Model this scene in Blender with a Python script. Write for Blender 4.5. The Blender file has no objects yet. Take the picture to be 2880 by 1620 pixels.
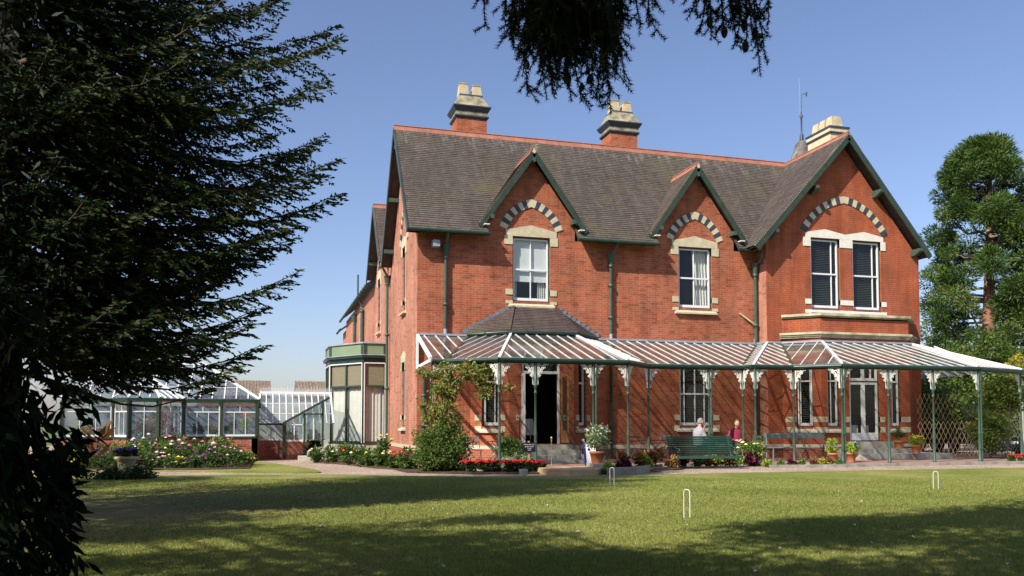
import bpy, math, random
import numpy as np
from math import sin, cos, pi, radians, sqrt, atan2
from mathutils import Vector, Matrix
from mathutils.geometry import tessellate_polygon
random.seed(7)
rng = np.random.default_rng(7)
D = bpy.data
SC = bpy.context.scene
COL = SC.collection

# ------------------------------------------------------------------ camera
F_PX, PITCH, EYE, YAW = 2400.0, radians(2.75), 1.25, radians(16.0)
cam_d = D.cameras.new('camera'); cam = D.objects.new('camera', cam_d); COL.objects.link(cam)
cam_d.sensor_width = 36.0; cam_d.lens = F_PX/2880*36.0
cam_d.shift_y = 0.0926; cam_d.clip_start = 0.1; cam_d.clip_end = 3000
cam.location = (0, 0, EYE); cam.rotation_euler = (radians(90)+PITCH, 0, -YAW)
SC.camera = cam
# ------------------------------------------------------------------ light
SUNV = Vector((-1.0, -0.60, 1.05)).normalized()      # towards the sun
SC.world = D.worlds.new('World'); SC.world.use_nodes = True
wn = SC.world.node_tree; wn.nodes.clear()
wo = wn.nodes.new('ShaderNodeOutputWorld'); wb = wn.nodes.new('ShaderNodeBackground')
sk = wn.nodes.new('ShaderNodeTexSky'); sk.sky_type = 'NISHITA'; sk.sun_disc = False
sk.sun_elevation = math.asin(SUNV.z); sk.sun_rotation = atan2(SUNV.x, SUNV.y)
sk.altitude = 0; sk.air_density = 1.0; sk.dust_density = 1.3; sk.ozone_density = 4.5
wb.inputs[1].default_value = 0.118
sm_ = wn.nodes.new('ShaderNodeMix'); sm_.data_type = 'RGBA'; sm_.blend_type = 'MULTIPLY'; sm_.inputs[0].default_value = 1; sm_.inputs[7].default_value = (1.09, .96, .97, 1)
wn.links.new(sk.outputs[0], sm_.inputs[6]); wn.links.new(sm_.outputs[2], wb.inputs[0]); wn.links.new(wb.outputs[0], wo.inputs[0])
sd = D.lights.new('sun', 'SUN'); sd.energy = 4.7; sd.angle = radians(0.55); sd.color = (1.0, 0.93, 0.82)
so = D.objects.new('sun', sd); COL.objects.link(so); so.rotation_euler = SUNV.to_track_quat('Z', 'Y').to_euler()
so.location = (-30, -20, 30)
SC.view_settings.view_transform = 'Standard'; SC.view_settings.look = 'None'
SC.view_settings.exposure = 0.55; SC.view_settings.gamma = 1.0
SC.render.engine = 'CYCLES'
SC.cycles.max_bounces = 6; SC.cycles.transparent_max_bounces = 16; SC.cycles.diffuse_bounces = 3
SC.cycles.glossy_bounces = 3; SC.cycles.caustics_reflective = False; SC.cycles.caustics_refractive = False

# ------------------------------------------------------------------ helpers
ORG = {}
def V(*a): return Vector(a)
class MB:
    def __init__(s): s.v = []; s.f = []; s.m = []; s.k = 0; s.sm = []; s.s = False
    def face(s, pts):
        i = len(s.v); s.v.extend([tuple(p) for p in pts]); s.f.append(tuple(range(i, i+len(pts)))); s.m.append(s.k); s.sm.append(s.s)
    def mesh(s, vs, fs, smooth=False):
        i = len(s.v); s.v.extend([tuple(p) for p in vs])
        for f in fs: s.f.append(tuple(i+j for j in f)); s.m.append(s.k); s.sm.append(smooth)
    def hexa(s, p):   # 8 points: bottom 4 ccw, top 4 ccw
        s.mesh(p, [(3,2,1,0),(4,5,6,7),(0,1,5,4),(1,2,6,5),(2,3,7,6),(3,0,4,7)])
    def box(s, x0, x1, y0, y1, z0, z1):
        s.hexa([(x0,y0,z0),(x1,y0,z0),(x1,y1,z0),(x0,y1,z0),(x0,y0,z1),(x1,y0,z1),(x1,y1,z1),(x0,y1,z1)])
    def fbox(s, F, a0, a1, b0, b1, z0, z1):   # box in a wall frame: a along, b outwards, z up
        s.hexa([F(a0,b0,z0),F(a1,b0,z0),F(a1,b1,z0),F(a0,b1,z0),F(a0,b0,z1),F(a1,b0,z1),F(a1,b1,z1),F(a0,b1,z1)])
    def beam(s, p, q, w, h, up=(0,0,1)):
        p = Vector(p); q = Vector(q); d = (q-p).normalized(); u = Vector(up)
        a = d.cross(u)
        if a.length < 1e-5: a = d.cross(Vector((0,1,0)))
        a.normalize(); b = a.cross(d); a *= w/2; b *= h/2
        s.hexa([p-a-b, p+a-b, q+a-b, q-a-b, p-a+b, p+a+b, q+a+b, q-a+b])
    def tube(s, pts, r, n=8, smooth=True, cap=True):
        pts = [Vector(p) for p in pts]; m = len(pts)
        rr = r if isinstance(r, (list, tuple)) else [r]*m
        vs = []; ref = None
        for i, p in enumerate(pts):
            d = (pts[min(i+1, m-1)]-pts[max(i-1, 0)]).normalized()
            if ref is None:
                ref = d.cross(Vector((0,0,1)) if abs(d.z) < .9 else Vector((1,0,0))).normalized()
            else:
                ref = (ref - d*ref.dot(d)).normalized()
            b = d.cross(ref)
            for j in range(n):
                t = 2*pi*j/n; vs.append(p+(ref*cos(t)+b*sin(t))*rr[i])
        fs = [(i*n+j, i*n+(j+1)%n, (i+1)*n+(j+1)%n, (i+1)*n+j) for i in range(m-1) for j in range(n)]
        s.mesh(vs, fs, smooth)
        if cap:
            s.face([vs[j] for j in range(n)][::-1]); s.face([vs[(m-1)*n+j] for j in range(n)])
    def lathe(s, x, y, prof, n=14, smooth=True):
        vs = [(x+r*cos(2*pi*j/n), y+r*sin(2*pi*j/n), z) for (r, z) in prof for j in range(n)]
        fs = [(i*n+j, i*n+(j+1)%n, (i+1)*n+(j+1)%n, (i+1)*n+j) for i in range(len(prof)-1) for j in range(n)]
        s.mesh(vs, fs, smooth)
        m = len(prof); s.face([vs[j] for j in range(n)][::-1]); s.face([vs[(m-1)*n+j] for j in range(n)])
    def prism(s, poly, vec):
        vec = Vector(vec); a = [Vector(p) for p in poly]; b = [p+vec for p in a]
        s.face(a[::-1]); s.face(b)
        for i in range(len(a)):
            j = (i+1) % len(a); s.face([a[i], a[j], b[j], b[i]])
    def frustum(s, x0,x1,y0,y1,z0, X0,X1,Y0,Y1,z1):
        s.hexa([(x0,y0,z0),(x1,y0,z0),(x1,y1,z0),(x0,y1,z0),(X0,Y0,z1),(X1,Y0,z1),(X1,Y1,z1),(X0,Y1,z1)])
    def build(s, name, mats, parent=None, label=None):
        me = D.meshes.new(name)
        o = ORG.get(parent.name, (0,0,0)) if parent else (0,0,0)
        vs = np.array(s.v, dtype=np.float64).reshape(-1, 3)-np.array(o)
        me.from_pydata(vs.tolist(), [], s.f)
        if not isinstance(mats, (list, tuple)): mats = [mats]
        for m in mats: me.materials.append(m)
        me.polygons.foreach_set('material_index', s.m); me.polygons.foreach_set('use_smooth', s.sm); me.update()
        ob = D.objects.new(name, me); COL.objects.link(ob)
        if parent: ob.parent = parent; ORG[ob.name] = o
        if label: ob['label'] = label
        return ob
def thing(name, label, cat, loc=(0,0,0), group=None):
    o = D.objects.new(name, None); COL.objects.link(o); o.location = loc; o.empty_display_size = .2
    o['label'] = label; o['category'] = cat
    if group: o['group'] = group
    ORG[o.name] = tuple(loc); return o
def tag(o, label, cat, group=None):
    o['label'] = label; o['category'] = cat
    if group: o['group'] = group
    return o
def struct(o, kind='structure'):
    o['kind'] = kind; return o
def kids(o): return [c for c in D.objects if c.parent == o]
def dup(root, loc, rz=0.0, label=None, scale=None):
    def cp(o, par):
        c = o.copy(); COL.objects.link(c)
        if par: c.parent = par
        for ch in [k for k in KID.get(o.name, [])]: cp(ch, c)
        return c
    r = cp(root, None); r.location = loc; r.rotation_euler = (0, 0, rz)
    if scale: r.scale = scale
    if label: r['label'] = label
    return r
KID = {}
def index_kids(root):
    for c in list(D.objects):
        if c.parent: KID.setdefault(c.parent.name, [])
    for c in list(D.objects):
        if c.parent and c not in KID[c.parent.name]: KID[c.parent.name].append(c)
def frame(o, u, n):
    o = Vector(o); u = Vector(u).normalized(); n = Vector(n).normalized()
    return lambda a, b, z: o+u*a+n*b+Vector((0,0,z))
def npmesh(name, verts, faces_n, mats, parent=None, attr=None):
    """verts (N,3) with faces of faces_n consecutive verts"""
    me = D.meshes.new(name); N = len(verts); nf = N//faces_n
    o = ORG.get(parent.name, (0,0,0)) if parent else (0,0,0)
    me.vertices.add(N); me.vertices.foreach_set('co', (np.asarray(verts)-np.array(o)).astype(np.float32).ravel())
    me.loops.add(N); me.loops.foreach_set('vertex_index', np.arange(N, dtype=np.int32))
    me.polygons.add(nf); me.polygons.foreach_set('loop_start', np.arange(0, N, faces_n, dtype=np.int32))
    me.polygons.foreach_set('loop_total', np.full(nf, faces_n, dtype=np.int32))
    if not isinstance(mats, (list, tuple)): mats = [mats]
    for m in mats: me.materials.append(m)
    if attr is not None:
        a = me.attributes.new('tint', 'FLOAT', 'POINT'); a.data.foreach_set('value', np.asarray(attr, dtype=np.float32))
    me.update(calc_edges=True); me.validate()
    ob = D.objects.new(name, me); COL.objects.link(ob)
    if parent: ob.parent = parent; ORG[ob.name] = o
    return ob

# ------------------------------------------------------------------ materials
def mat(name):
    m = D.materials.new(name); m.use_nodes = True; nt = m.node_tree
    return m, nt, nt.nodes['Principled BSDF'], nt.nodes, nt.links
def rgba(c): return (c[0], c[1], c[2], 1)
def plain(name, col, rough=.6, var=.12, scale=6, bump=0, metal=0, spec=.4, col2=None):
    m, nt, b, N, L = mat(name)
    tc = N.new('ShaderNodeNewGeometry'); nz = N.new('ShaderNodeTexNoise'); nz.inputs['Scale'].default_value = scale; nz.inputs['Detail'].default_value = 6
    L.new(tc.outputs['Position'], nz.inputs['Vector'])
    mx = N.new('ShaderNodeMix'); mx.data_type = 'RGBA'
    mr = N.new('ShaderNodeMapRange'); mr.inputs[1].default_value = .3; mr.inputs[2].default_value = .7
    L.new(nz.outputs[0], mr.inputs[0]); L.new(mr.outputs[0], mx.inputs[0])
    mx.inputs[6].default_value = rgba([c*(1-var) for c in col]); mx.inputs[7].default_value = rgba(col2 if col2 else [min(1, c*(1+var)) for c in col])
    L.new(mx.outputs[2], b.inputs['Base Color']); b.inputs['Roughness'].default_value = rough; b.inputs['Metallic'].default_value = metal
    b.inputs['Specular IOR Level'].default_value = spec
    if bump:
        bp = N.new('ShaderNodeBump'); bp.inputs['Strength'].default_value = bump; bp.inputs['Distance'].default_value = .01
        n2 = N.new('ShaderNodeTexNoise'); n2.inputs['Scale'].default_value = scale*6; L.new(tc.outputs['Position'], n2.inputs['Vector'])
        L.new(n2.outputs[0], bp.inputs['Height']); L.new(bp.outputs[0], b.inputs['Normal'])
    return m
def uvpos(N, L, ang, vs=1.0):
    """(distance along a wall of heading ang, height) from world position"""
    g = N.new('ShaderNodeNewGeometry'); d = N.new('ShaderNodeVectorMath'); d.operation = 'DOT_PRODUCT'
    d.inputs[1].default_value = (cos(ang), sin(ang), 0); L.new(g.outputs['Position'], d.inputs[0])
    sp = N.new('ShaderNodeSeparateXYZ'); L.new(g.outputs['Position'], sp.inputs[0])
    cb = N.new('ShaderNodeCombineXYZ'); L.new(d.outputs['Value'], cb.inputs[0]); L.new(sp.outputs[2], cb.inputs[1])
    return g, cb
def brick(name, ang, c1, c2, cm, dark=.25, msize=.007):
    m, nt, b, N, L = mat(name)
    g, cb = uvpos(N, L, ang)
    bt = N.new('ShaderNodeTexBrick'); bt.inputs['Scale'].default_value = 1; bt.inputs['Brick Width'].default_value = .235
    bt.inputs['Row Height'].default_value = .0775; bt.inputs['Mortar Size'].default_value = msize; bt.inputs['Mortar Smooth'].default_value = .3
    bt.inputs['Bias'].default_value = -.35; bt.offset = .5
    L.new(cb.outputs[0], bt.inputs['Vector'])
    nz = N.new('ShaderNodeTexNoise'); nz.inputs['Scale'].default_value = .9; nz.inputs['Detail'].default_value = 8; nz.inputs['Roughness'].default_value = .65
    L.new(g.outputs['Position'], nz.inputs['Vector'])
    # occasional burnt bricks: quantised noise on the brick grid
    mp = N.new('ShaderNodeVectorMath'); mp.operation = 'DIVIDE'; mp.inputs[1].default_value = (.235, .0775, 1); L.new(cb.outputs[0], mp.inputs[0])
    wn_ = N.new('ShaderNodeVectorMath'); wn_.operation = 'FLOOR'; L.new(mp.outputs[0], wn_.inputs[0])
    wh = N.new('ShaderNodeTexWhiteNoise'); wh.noise_dimensions = '3D'; L.new(wn_.outputs[0], wh.inputs['Vector'])
    r1 = N.new('ShaderNodeMapRange'); r1.inputs[1].default_value = .86; r1.inputs[2].default_value = .97; L.new(wh.outputs['Value'], r1.inputs[0])
    bt.inputs['Color1'].default_value = rgba(c1); bt.inputs['Color2'].default_value = rgba(c2); bt.inputs['Mortar'].default_value = rgba(cm)
    mx = N.new('ShaderNodeMix'); mx.data_type = 'RGBA'; mx.inputs[7].default_value = (.17,.06,.045,1)
    mu = N.new('ShaderNodeMath'); mu.operation = 'MULTIPLY'; mu.inputs[1].default_value = dark*2
    L.new(r1.outputs[0], mu.inputs[0]); L.new(mu.outputs[0], mx.inputs[0]); L.new(bt.outputs['Color'], mx.inputs[6])
    mr = N.new('ShaderNodeMapRange'); mr.inputs[1].default_value = .25; mr.inputs[2].default_value = .75; mr.inputs[3].default_value = .72; mr.inputs[4].default_value = 1.22
    L.new(nz.outputs[0], mr.inputs[0])
    sc = N.new('ShaderNodeVectorMath'); sc.operation = 'SCALE'; L.new(mx.outputs[2], sc.inputs[0]); L.new(mr.outputs[0], sc.inputs['Scale'])
    # pale efflorescence in drifting patches
    n3 = N.new('ShaderNodeTexNoise'); n3.inputs['Scale'].default_value = .55; n3.inputs['Detail'].default_value = 9; n3.inputs['Roughness'].default_value = .75
    off = N.new('ShaderNodeVectorMath'); off.operation = 'ADD'; off.inputs[1].default_value = (31, 7, 3); L.new(g.outputs['Position'], off.inputs[0]); L.new(off.outputs[0], n3.inputs['Vector'])
    r3 = N.new('ShaderNodeMapRange'); r3.inputs[1].default_value = .55; r3.inputs[2].default_value = .8; r3.inputs[4].default_value = .16; L.new(n3.outputs[0], r3.inputs[0])
    m3 = N.new('ShaderNodeMix'); m3.data_type = 'RGBA'; m3.inputs[7].default_value = (.42,.26,.2,1); L.new(r3.outputs[0], m3.inputs[0]); L.new(sc.outputs[0], m3.inputs[6])
    s5 = N.new('ShaderNodeVectorMath'); s5.operation = 'MULTIPLY'; s5.inputs[1].default_value = (1.6, .22, 1); L.new(cb.outputs[0], s5.inputs[0])
    n5 = N.new('ShaderNodeTexNoise'); n5.inputs['Scale'].default_value = 1.3; n5.inputs['Detail'].default_value = 7; n5.inputs['Roughness'].default_value = .7; L.new(s5.outputs[0], n5.inputs['Vector'])
    r5 = N.new('ShaderNodeMapRange'); r5.inputs[1].default_value = .32; r5.inputs[2].default_value = .6; r5.inputs[3].default_value = .74; r5.inputs[4].default_value = 1.16; L.new(n5.outputs[0], r5.inputs[0])
    k5 = N.new('ShaderNodeVectorMath'); k5.operation = 'SCALE'; L.new(m3.outputs[2], k5.inputs[0]); L.new(r5.outputs[0], k5.inputs['Scale'])
    L.new(k5.outputs[0], b.inputs['Base Color']); b.inputs['Roughness'].default_value = .85; b.inputs['Specular IOR Level'].default_value = .25
    bp = N.new('ShaderNodeBump'); bp.inputs['Strength'].default_value = .5; bp.inputs['Distance'].default_value = .006; bp.invert = True
    L.new(bt.outputs['Fac'], bp.inputs['Height']); L.new(bp.outputs[0], b.inputs['Normal'])
    return m
BR = {}
def brickm(kind, ang):
    k = (kind, round(ang, 3))
    if k not in BR:
        if kind == 'main': BR[k] = brick('brick_main', ang, (.405,.115,.052), (.255,.066,.038), (.42,.22,.145), .3, .0065)
        elif kind == 'wing': BR[k] = brick('brick_smooth', ang, (.40,.108,.048), (.345,.09,.044), (.15,.055,.035), .15, .006)
        elif kind == 'side': BR[k] = brick('brick_side', ang, (.44,.185,.115), (.37,.14,.095), (.46,.32,.24), .25, .006)
        else: BR[k] = brick('brick_low', ang, (.36,.10,.05), (.24,.07,.05), (.40,.28,.2), .5)
    return BR[k]
def tiles(name, ang, rowz, base, base2, top_z=None, red=.5):
    m, nt, b, N, L = mat(name)
    g, cb = uvpos(N, L, ang)
    dv = N.new('ShaderNodeVectorMath'); dv.operation = 'DIVIDE'; dv.inputs[1].default_value = (.165, rowz, 1); L.new(cb.outputs[0], dv.inputs[0])
    bt = N.new('ShaderNodeTexBrick'); bt.inputs['Scale'].default_value = 1; bt.inputs['Brick Width'].default_value = .165; bt.inputs['Row Height'].default_value = rowz
    bt.inputs['Mortar Size'].default_value = .006; bt.inputs['Bias'].default_value = -.1; bt.inputs['Mortar'].default_value = rgba([c*.45 for c in base])
    bt.inputs['Color1'].default_value = rgba(base); bt.inputs['Color2'].default_value = rgba(base2); L.new(cb.outputs[0], bt.inputs['Vector'])
    # streaks running down the slope
    st = N.new('ShaderNodeVectorMath'); st.operation = 'MULTIPLY'; st.inputs[1].default_value = (3.2, .55, 1); L.new(cb.outputs[0], st.inputs[0])
    nz = N.new('ShaderNodeTexNoise'); nz.inputs['Scale'].default_value = 1; nz.inputs['Detail'].default_value = 8; nz.inputs['Roughness'].default_value = .7; L.new(st.outputs[0], nz.inputs['Vector'])
    r = N.new('ShaderNodeMapRange'); r.inputs[1].default_value = .3; r.inputs[2].default_value = .72; r.inputs[3].default_value = .72; r.inputs[4].default_value = 1.3; L.new(nz.outputs[0], r.inputs[0])
    sc = N.new('ShaderNodeVectorMath'); sc.operation = 'SCALE'; L.new(bt.outputs['Color'], sc.inputs[0]); L.new(r.outputs[0], sc.inputs['Scale'])
    # moss
    n2 = N.new('ShaderNodeTexNoise'); n2.inputs['Scale'].default_value = .7; n2.inputs['Detail'].default_value = 7; L.new(g.outputs['Position'], n2.inputs['Vector'])
    r2 = N.new('ShaderNodeMapRange'); r2.inputs[1].default_value = .55; r2.inputs[2].default_value = .78; r2.inputs[4].default_value = .6; L.new(n2.outputs[0], r2.inputs[0])
    m2 = N.new('ShaderNodeMix'); m2.data_type = 'RGBA'; m2.inputs[7].default_value = (.13,.125,.05,1); L.new(r2.outputs[0], m2.inputs[0]); L.new(sc.outputs[0], m2.inputs[6])
    # lichen: pale blotches, thicker near the ridge
    sp = N.new('ShaderNodeSeparateXYZ'); L.new(cb.outputs[0], sp.inputs[0])
    rz = N.new('ShaderNodeMapRange'); tz = top_z or 12.2
    rz.inputs[1].default_value = tz-2.6; rz.inputs[2].default_value = tz+.1; rz.inputs[3].default_value = -.16; rz.inputs[4].default_value = .14; L.new(sp.outputs[1], rz.inputs[0])
    s4 = N.new('ShaderNodeVectorMath'); s4.operation = 'MULTIPLY'; s4.inputs[1].default_value = (3.0, 1.1, 1); L.new(cb.outputs[0], s4.inputs[0])
    n4 = N.new('ShaderNodeTexNoise'); n4.inputs['Scale'].default_value = 1.2; n4.inputs['Detail'].default_value = 12; n4.inputs['Roughness'].default_value = .78; L.new(s4.outputs[0], n4.inputs['Vector'])
    ad = N.new('ShaderNodeMath'); L.new(n4.outputs[0], ad.inputs[0]); L.new(rz.outputs[0], ad.inputs[1])
    r4 = N.new('ShaderNodeMapRange'); r4.inputs[1].default_value = .60; r4.inputs[2].default_value = .80; r4.inputs[4].default_value = .6; L.new(ad.outputs[0], r4.inputs[0])
    m4 = N.new('ShaderNodeMix'); m4.data_type = 'RGBA'; m4.inputs[7].default_value = (.36,.36,.34,1); L.new(r4.outputs[0], m4.inputs[0]); L.new(m2.outputs[2], m4.inputs[6])
    L.new(m4.outputs[2], b.inputs['Base Color']); b.inputs['Roughness'].default_value = .8; b.inputs['Specular IOR Level'].default_value = .3
    return m
def glass(name, tint=(.9,.95,.93), dirt=.1, dcol=(.6,.62,.58), rough=.04, refl=1.0, trl=0.0):
    m, nt, b, N, L = mat(name)
    N.remove(b); out = N['Material Output']
    tr = N.new('ShaderNodeBsdfTransparent'); tr.inputs[0].default_value = rgba(tint)
    gl = N.new('ShaderNodeBsdfGlossy'); gl.inputs['Roughness'].default_value = rough
    df = N.new('ShaderNodeBsdfDiffuse'); df.inputs[0].default_value = rgba(dcol)
    g = N.new('ShaderNodeNewGeometry'); dt = N.new('ShaderNodeVectorMath'); dt.operation = 'DOT_PRODUCT'; L.new(g.outputs['Incoming'], dt.inputs[0]); L.new(g.outputs['Normal'], dt.inputs[1])
    def mth(op, a, b_=None):
        x = N.new('ShaderNodeMath'); x.operation = op
        if isinstance(a, (int, float)): x.inputs[0].default_value = a
        else: L.new(a, x.inputs[0])
        if b_ is not None: x.inputs[1].default_value = b_
        return x
    ab = mth('ABSOLUTE', dt.outputs['Value']); om = N.new('ShaderNodeMath'); om.operation = 'SUBTRACT'; om.inputs[0].default_value = 1; L.new(ab.outputs[0], om.inputs[1])
    pw = mth('POWER', om.outputs[0], 5); m9 = mth('MULTIPLY', pw.outputs[0], .92); a4 = mth('ADD', m9.outputs[0], .07); mu = mth('MULTIPLY', a4.outputs[0], refl); mu.use_clamp = True
    nz = N.new('ShaderNodeTexNoise'); nz.inputs['Scale'].default_value = 2.5; nz.inputs['Detail'].default_value = 7; L.new(g.outputs['Position'], nz.inputs['Vector'])
    mr = N.new('ShaderNodeMapRange'); mr.inputs[1].default_value = .3; mr.inputs[2].default_value = .7; mr.inputs[3].default_value = dirt*.4; mr.inputs[4].default_value = dirt*1.7; L.new(nz.outputs[0], mr.inputs[0])
    a = N.new('ShaderNodeMixShader'); c = N.new('ShaderNodeMixShader')
    L.new(mr.outputs[0], a.inputs[0]); L.new(tr.outputs[0], a.inputs[1])
    tl = N.new('ShaderNodeBsdfTranslucent'); tl.inputs[0].default_value = rgba(dcol); md = N.new('ShaderNodeMixShader'); md.inputs[0].default_value = trl
    L.new(df.outputs[0], md.inputs[1]); L.new(tl.outputs[0], md.inputs[2]); L.new(md.outputs[0], a.inputs[2])
    L.new(mu.outputs[0], c.inputs[0]); L.new(a.outputs[0], c.inputs[1]); L.new(gl.outputs[0], c.inputs[2]); L.new(c.outputs[0], out.inputs[0])
    return m
def leafmat(name, ca, cb_, trans=.35, rough=.5, spec=.35):
    """foliage colour picked per leaf by the 'tint' attribute"""
    m, nt, b, N, L = mat(name)
    at = N.new('ShaderNodeAttribute'); at.attribute_name = 'tint'
    cr = N.new('ShaderNodeValToRGB'); e = cr.color_ramp.elements
    cols = list(ca) if isinstance(ca[0], (tuple, list)) else [ca, cb_]
    e[0].position = 0; e[0].color = rgba(cols[0]); e[1].position = 1; e[1].color = rgba(cols[-1])
    for i, c in enumerate(cols[1:-1]):
        x = e.new((i+1)/(len(cols)-1)); x.color = rgba(c)
    L.new(at.outputs['Fac'], cr.inputs[0])
    L.new(cr.outputs[0], b.inputs['Base Color']); b.inputs['Roughness'].default_value = rough; b.inputs['Specular IOR Level'].default_value = spec
    if trans:
        tl = N.new('ShaderNodeBsdfTranslucent'); L.new(cr.outputs[0], tl.inputs[0]); ms = N.new('ShaderNodeMixShader'); ms.inputs[0].default_value = trans
        L.new(b.outputs[0], ms.inputs[1]); L.new(tl.outputs[0], ms.inputs[2]); L.new(ms.outputs[0], N['Material Output'].inputs[0])
    return m
M = {}
M['cream'] = plain('cream_stone', (.55,.49,.33), .8, .14, 5, .3)
M['stone'] = plain('sandstone', (.56,.52,.40), .85, .2, 4, .4)
M['whitestone'] = plain('painted_stone', (.74,.71,.62), .7, .08, 5, .1)
M['mossstone'] = plain('weathered_stone', (.42,.38,.24), .9, .35, 2.5, .5, col2=(.66,.60,.40))
M['blue'] = plain('blue_brick', (.045,.055,.075), .5, .3, 12)
M['dklead'] = plain('old_lead', (.17,.19,.22), .6, .25, 3)
M['lead'] = plain('lead', (.30,.33,.38), .55, .2, 3)
M['green'] = plain('green_paint', (.036,.056,.036), .35, .2, 4)
M['dkgreen'] = plain('dark_green_paint', (.016,.045,.032), .35, .25, 4)
M['postgreen'] = plain('post_green_paint', (.055,.095,.07), .35, .15, 4)
M['sage'] = plain('sage_paint', (.19,.26,.15), .5, .08, 2)
M['white'] = plain('white_paint', (.78,.79,.80), .35, .04, 6)
M['iron'] = plain('white_iron', (.74,.72,.66), .4, .06, 8)
M['dirtywhite'] = plain('weathered_white_paint', (.62,.62,.58), .5, .2, 3)
M['terra'] = plain('ridge_terracotta', (.31,.13,.085), .75, .2, 2.5, .2)
M['pot'] = plain('buff_clay', (.50,.42,.27), .8, .15, 5)
M['crbrick'] = plain('cream_brick', (.62,.52,.34), .85, .18, 6, .3)
M['crweath'] = plain('weathered_cream_brick', (.22,.20,.13), .9, .4, 5, .4, col2=(.42,.38,.26))
M['soffit'] = plain('dark_timber_soffit', (.05,.04,.035), .7, .3, 5)
M['dark'] = plain('dark_interior', (.012,.011,.012), .9, .2, 2)  # near-black; behind windows and doors it stands for unlit rooms
M['black'] = plain('black_board', (.012,.014,.02), .5, .2, 4)
M['blind'] = plain('white_blind', (.80,.81,.80), .7, .03, 3)
M['slat'] = plain('grey_slat', (.085,.095,.075), .6, .1, 5)
M['curtain'] = plain('cream_curtain', (.78,.74,.68), .8, .05, 3)
M['steel'] = plain('grey_steel', (.33,.38,.42), .4, .1, 5, metal=.4)
M['wood'] = plain('brown_wood', (.30,.15,.06), .5, .25, 8)
M['tan'] = plain('tan_wood', (.45,.34,.2), .7, .2, 8)
M['tpot'] = plain('terracotta_pot', (.50,.19,.09), .75, .15, 8)
M['kerb'] = plain('kerb_stone', (.30,.28,.23), .85, .35, 3, .4)
M['step'] = plain('step_stone', (.44,.42,.35), .85, .35, 3, .4)
M['slab'] = plain('sandstone_slab', (.50,.36,.2), .85, .3, 2.5, .4)
M['tilebase'] = plain('tile_under', (.04,.035,.03), .9, .2, 5)
M['wglass'] = glass('window_glass', (.82,.86,.85), .008, rough=.02, refl=.7)
M['cglass'] = glass('canopy_glass', (.64,.64,.61), .50, (.47,.47,.45), rough=.10, refl=1.3, trl=.7)
M['gglass'] = glass('greenhouse_glass', (.80,.88,.90), .10, (.6,.66,.7), rough=.03, refl=1.8)
TR = radians(53.5)
M['tile_main'] = tiles('roof_tiles', 0, .11*sin(TR), (.115,.094,.078), (.076,.064,.054), 12.25)
M['tile_side'] = tiles('roof_tiles_side', pi/2, .11*sin(radians(49.5)), (.125,.10,.088), (.085,.07,.064), 12.5)
M['tile_dorm'] = tiles('roof_tiles_dormer', pi/2, .11*sin(TR), (.125,.098,.08), (.085,.07,.06), 11.5)
M['tile_bay'] = tiles('roof_tiles_bay', 0, .11*.5, (.105,.075,.068), (.065,.052,.048), 9)
def gravel():
    m, nt, b, N, L = mat('gravel')
    g = N.new('ShaderNodeNewGeometry'); vo = N.new('ShaderNodeTexVoronoi'); vo.inputs['Scale'].default_value = 28; L.new(g.outputs['Position'], vo.inputs['Vector'])
    nz = N.new('ShaderNodeTexNoise'); nz.inputs['Scale'].default_value = .8; nz.inputs['Detail'].default_value = 8; L.new(g.outputs['Position'], nz.inputs['Vector'])
    cr = N.new('ShaderNodeValToRGB'); e = cr.color_ramp.elements; e[0].color = (.22,.16,.12,1); e[1].color = (.55,.44,.35,1); e.new(.5).color = (.38,.29,.23,1)
    sp = N.new('ShaderNodeSeparateColor'); L.new(vo.outputs['Color'], sp.inputs[0]); L.new(sp.outputs[0], cr.inputs[0])
    r = N.new('ShaderNodeMapRange'); r.inputs[1].default_value = .3; r.inputs[2].default_value = .7; r.inputs[3].default_value = .8; r.inputs[4].default_value = 1.15; L.new(nz.outputs[0], r.inputs[0])
    sc = N.new('ShaderNodeVectorMath'); sc.operation = 'SCALE'; L.new(cr.outputs[0], sc.inputs[0]); L.new(r.outputs[0], sc.inputs['Scale'])
    L.new(sc.outputs[0], b.inputs['Base Color']); b.inputs['Roughness'].default_value = .95; b.inputs['Specular IOR Level'].default_value = .1
    bp = N.new('ShaderNodeBump'); bp.inputs['Distance'].default_value = .02; bp.inputs['Strength'].default_value = .8; L.new(vo.outputs['Distance'], bp.inputs['Height']); L.new(bp.outputs[0], b.inputs['Normal'])
    return m
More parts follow.
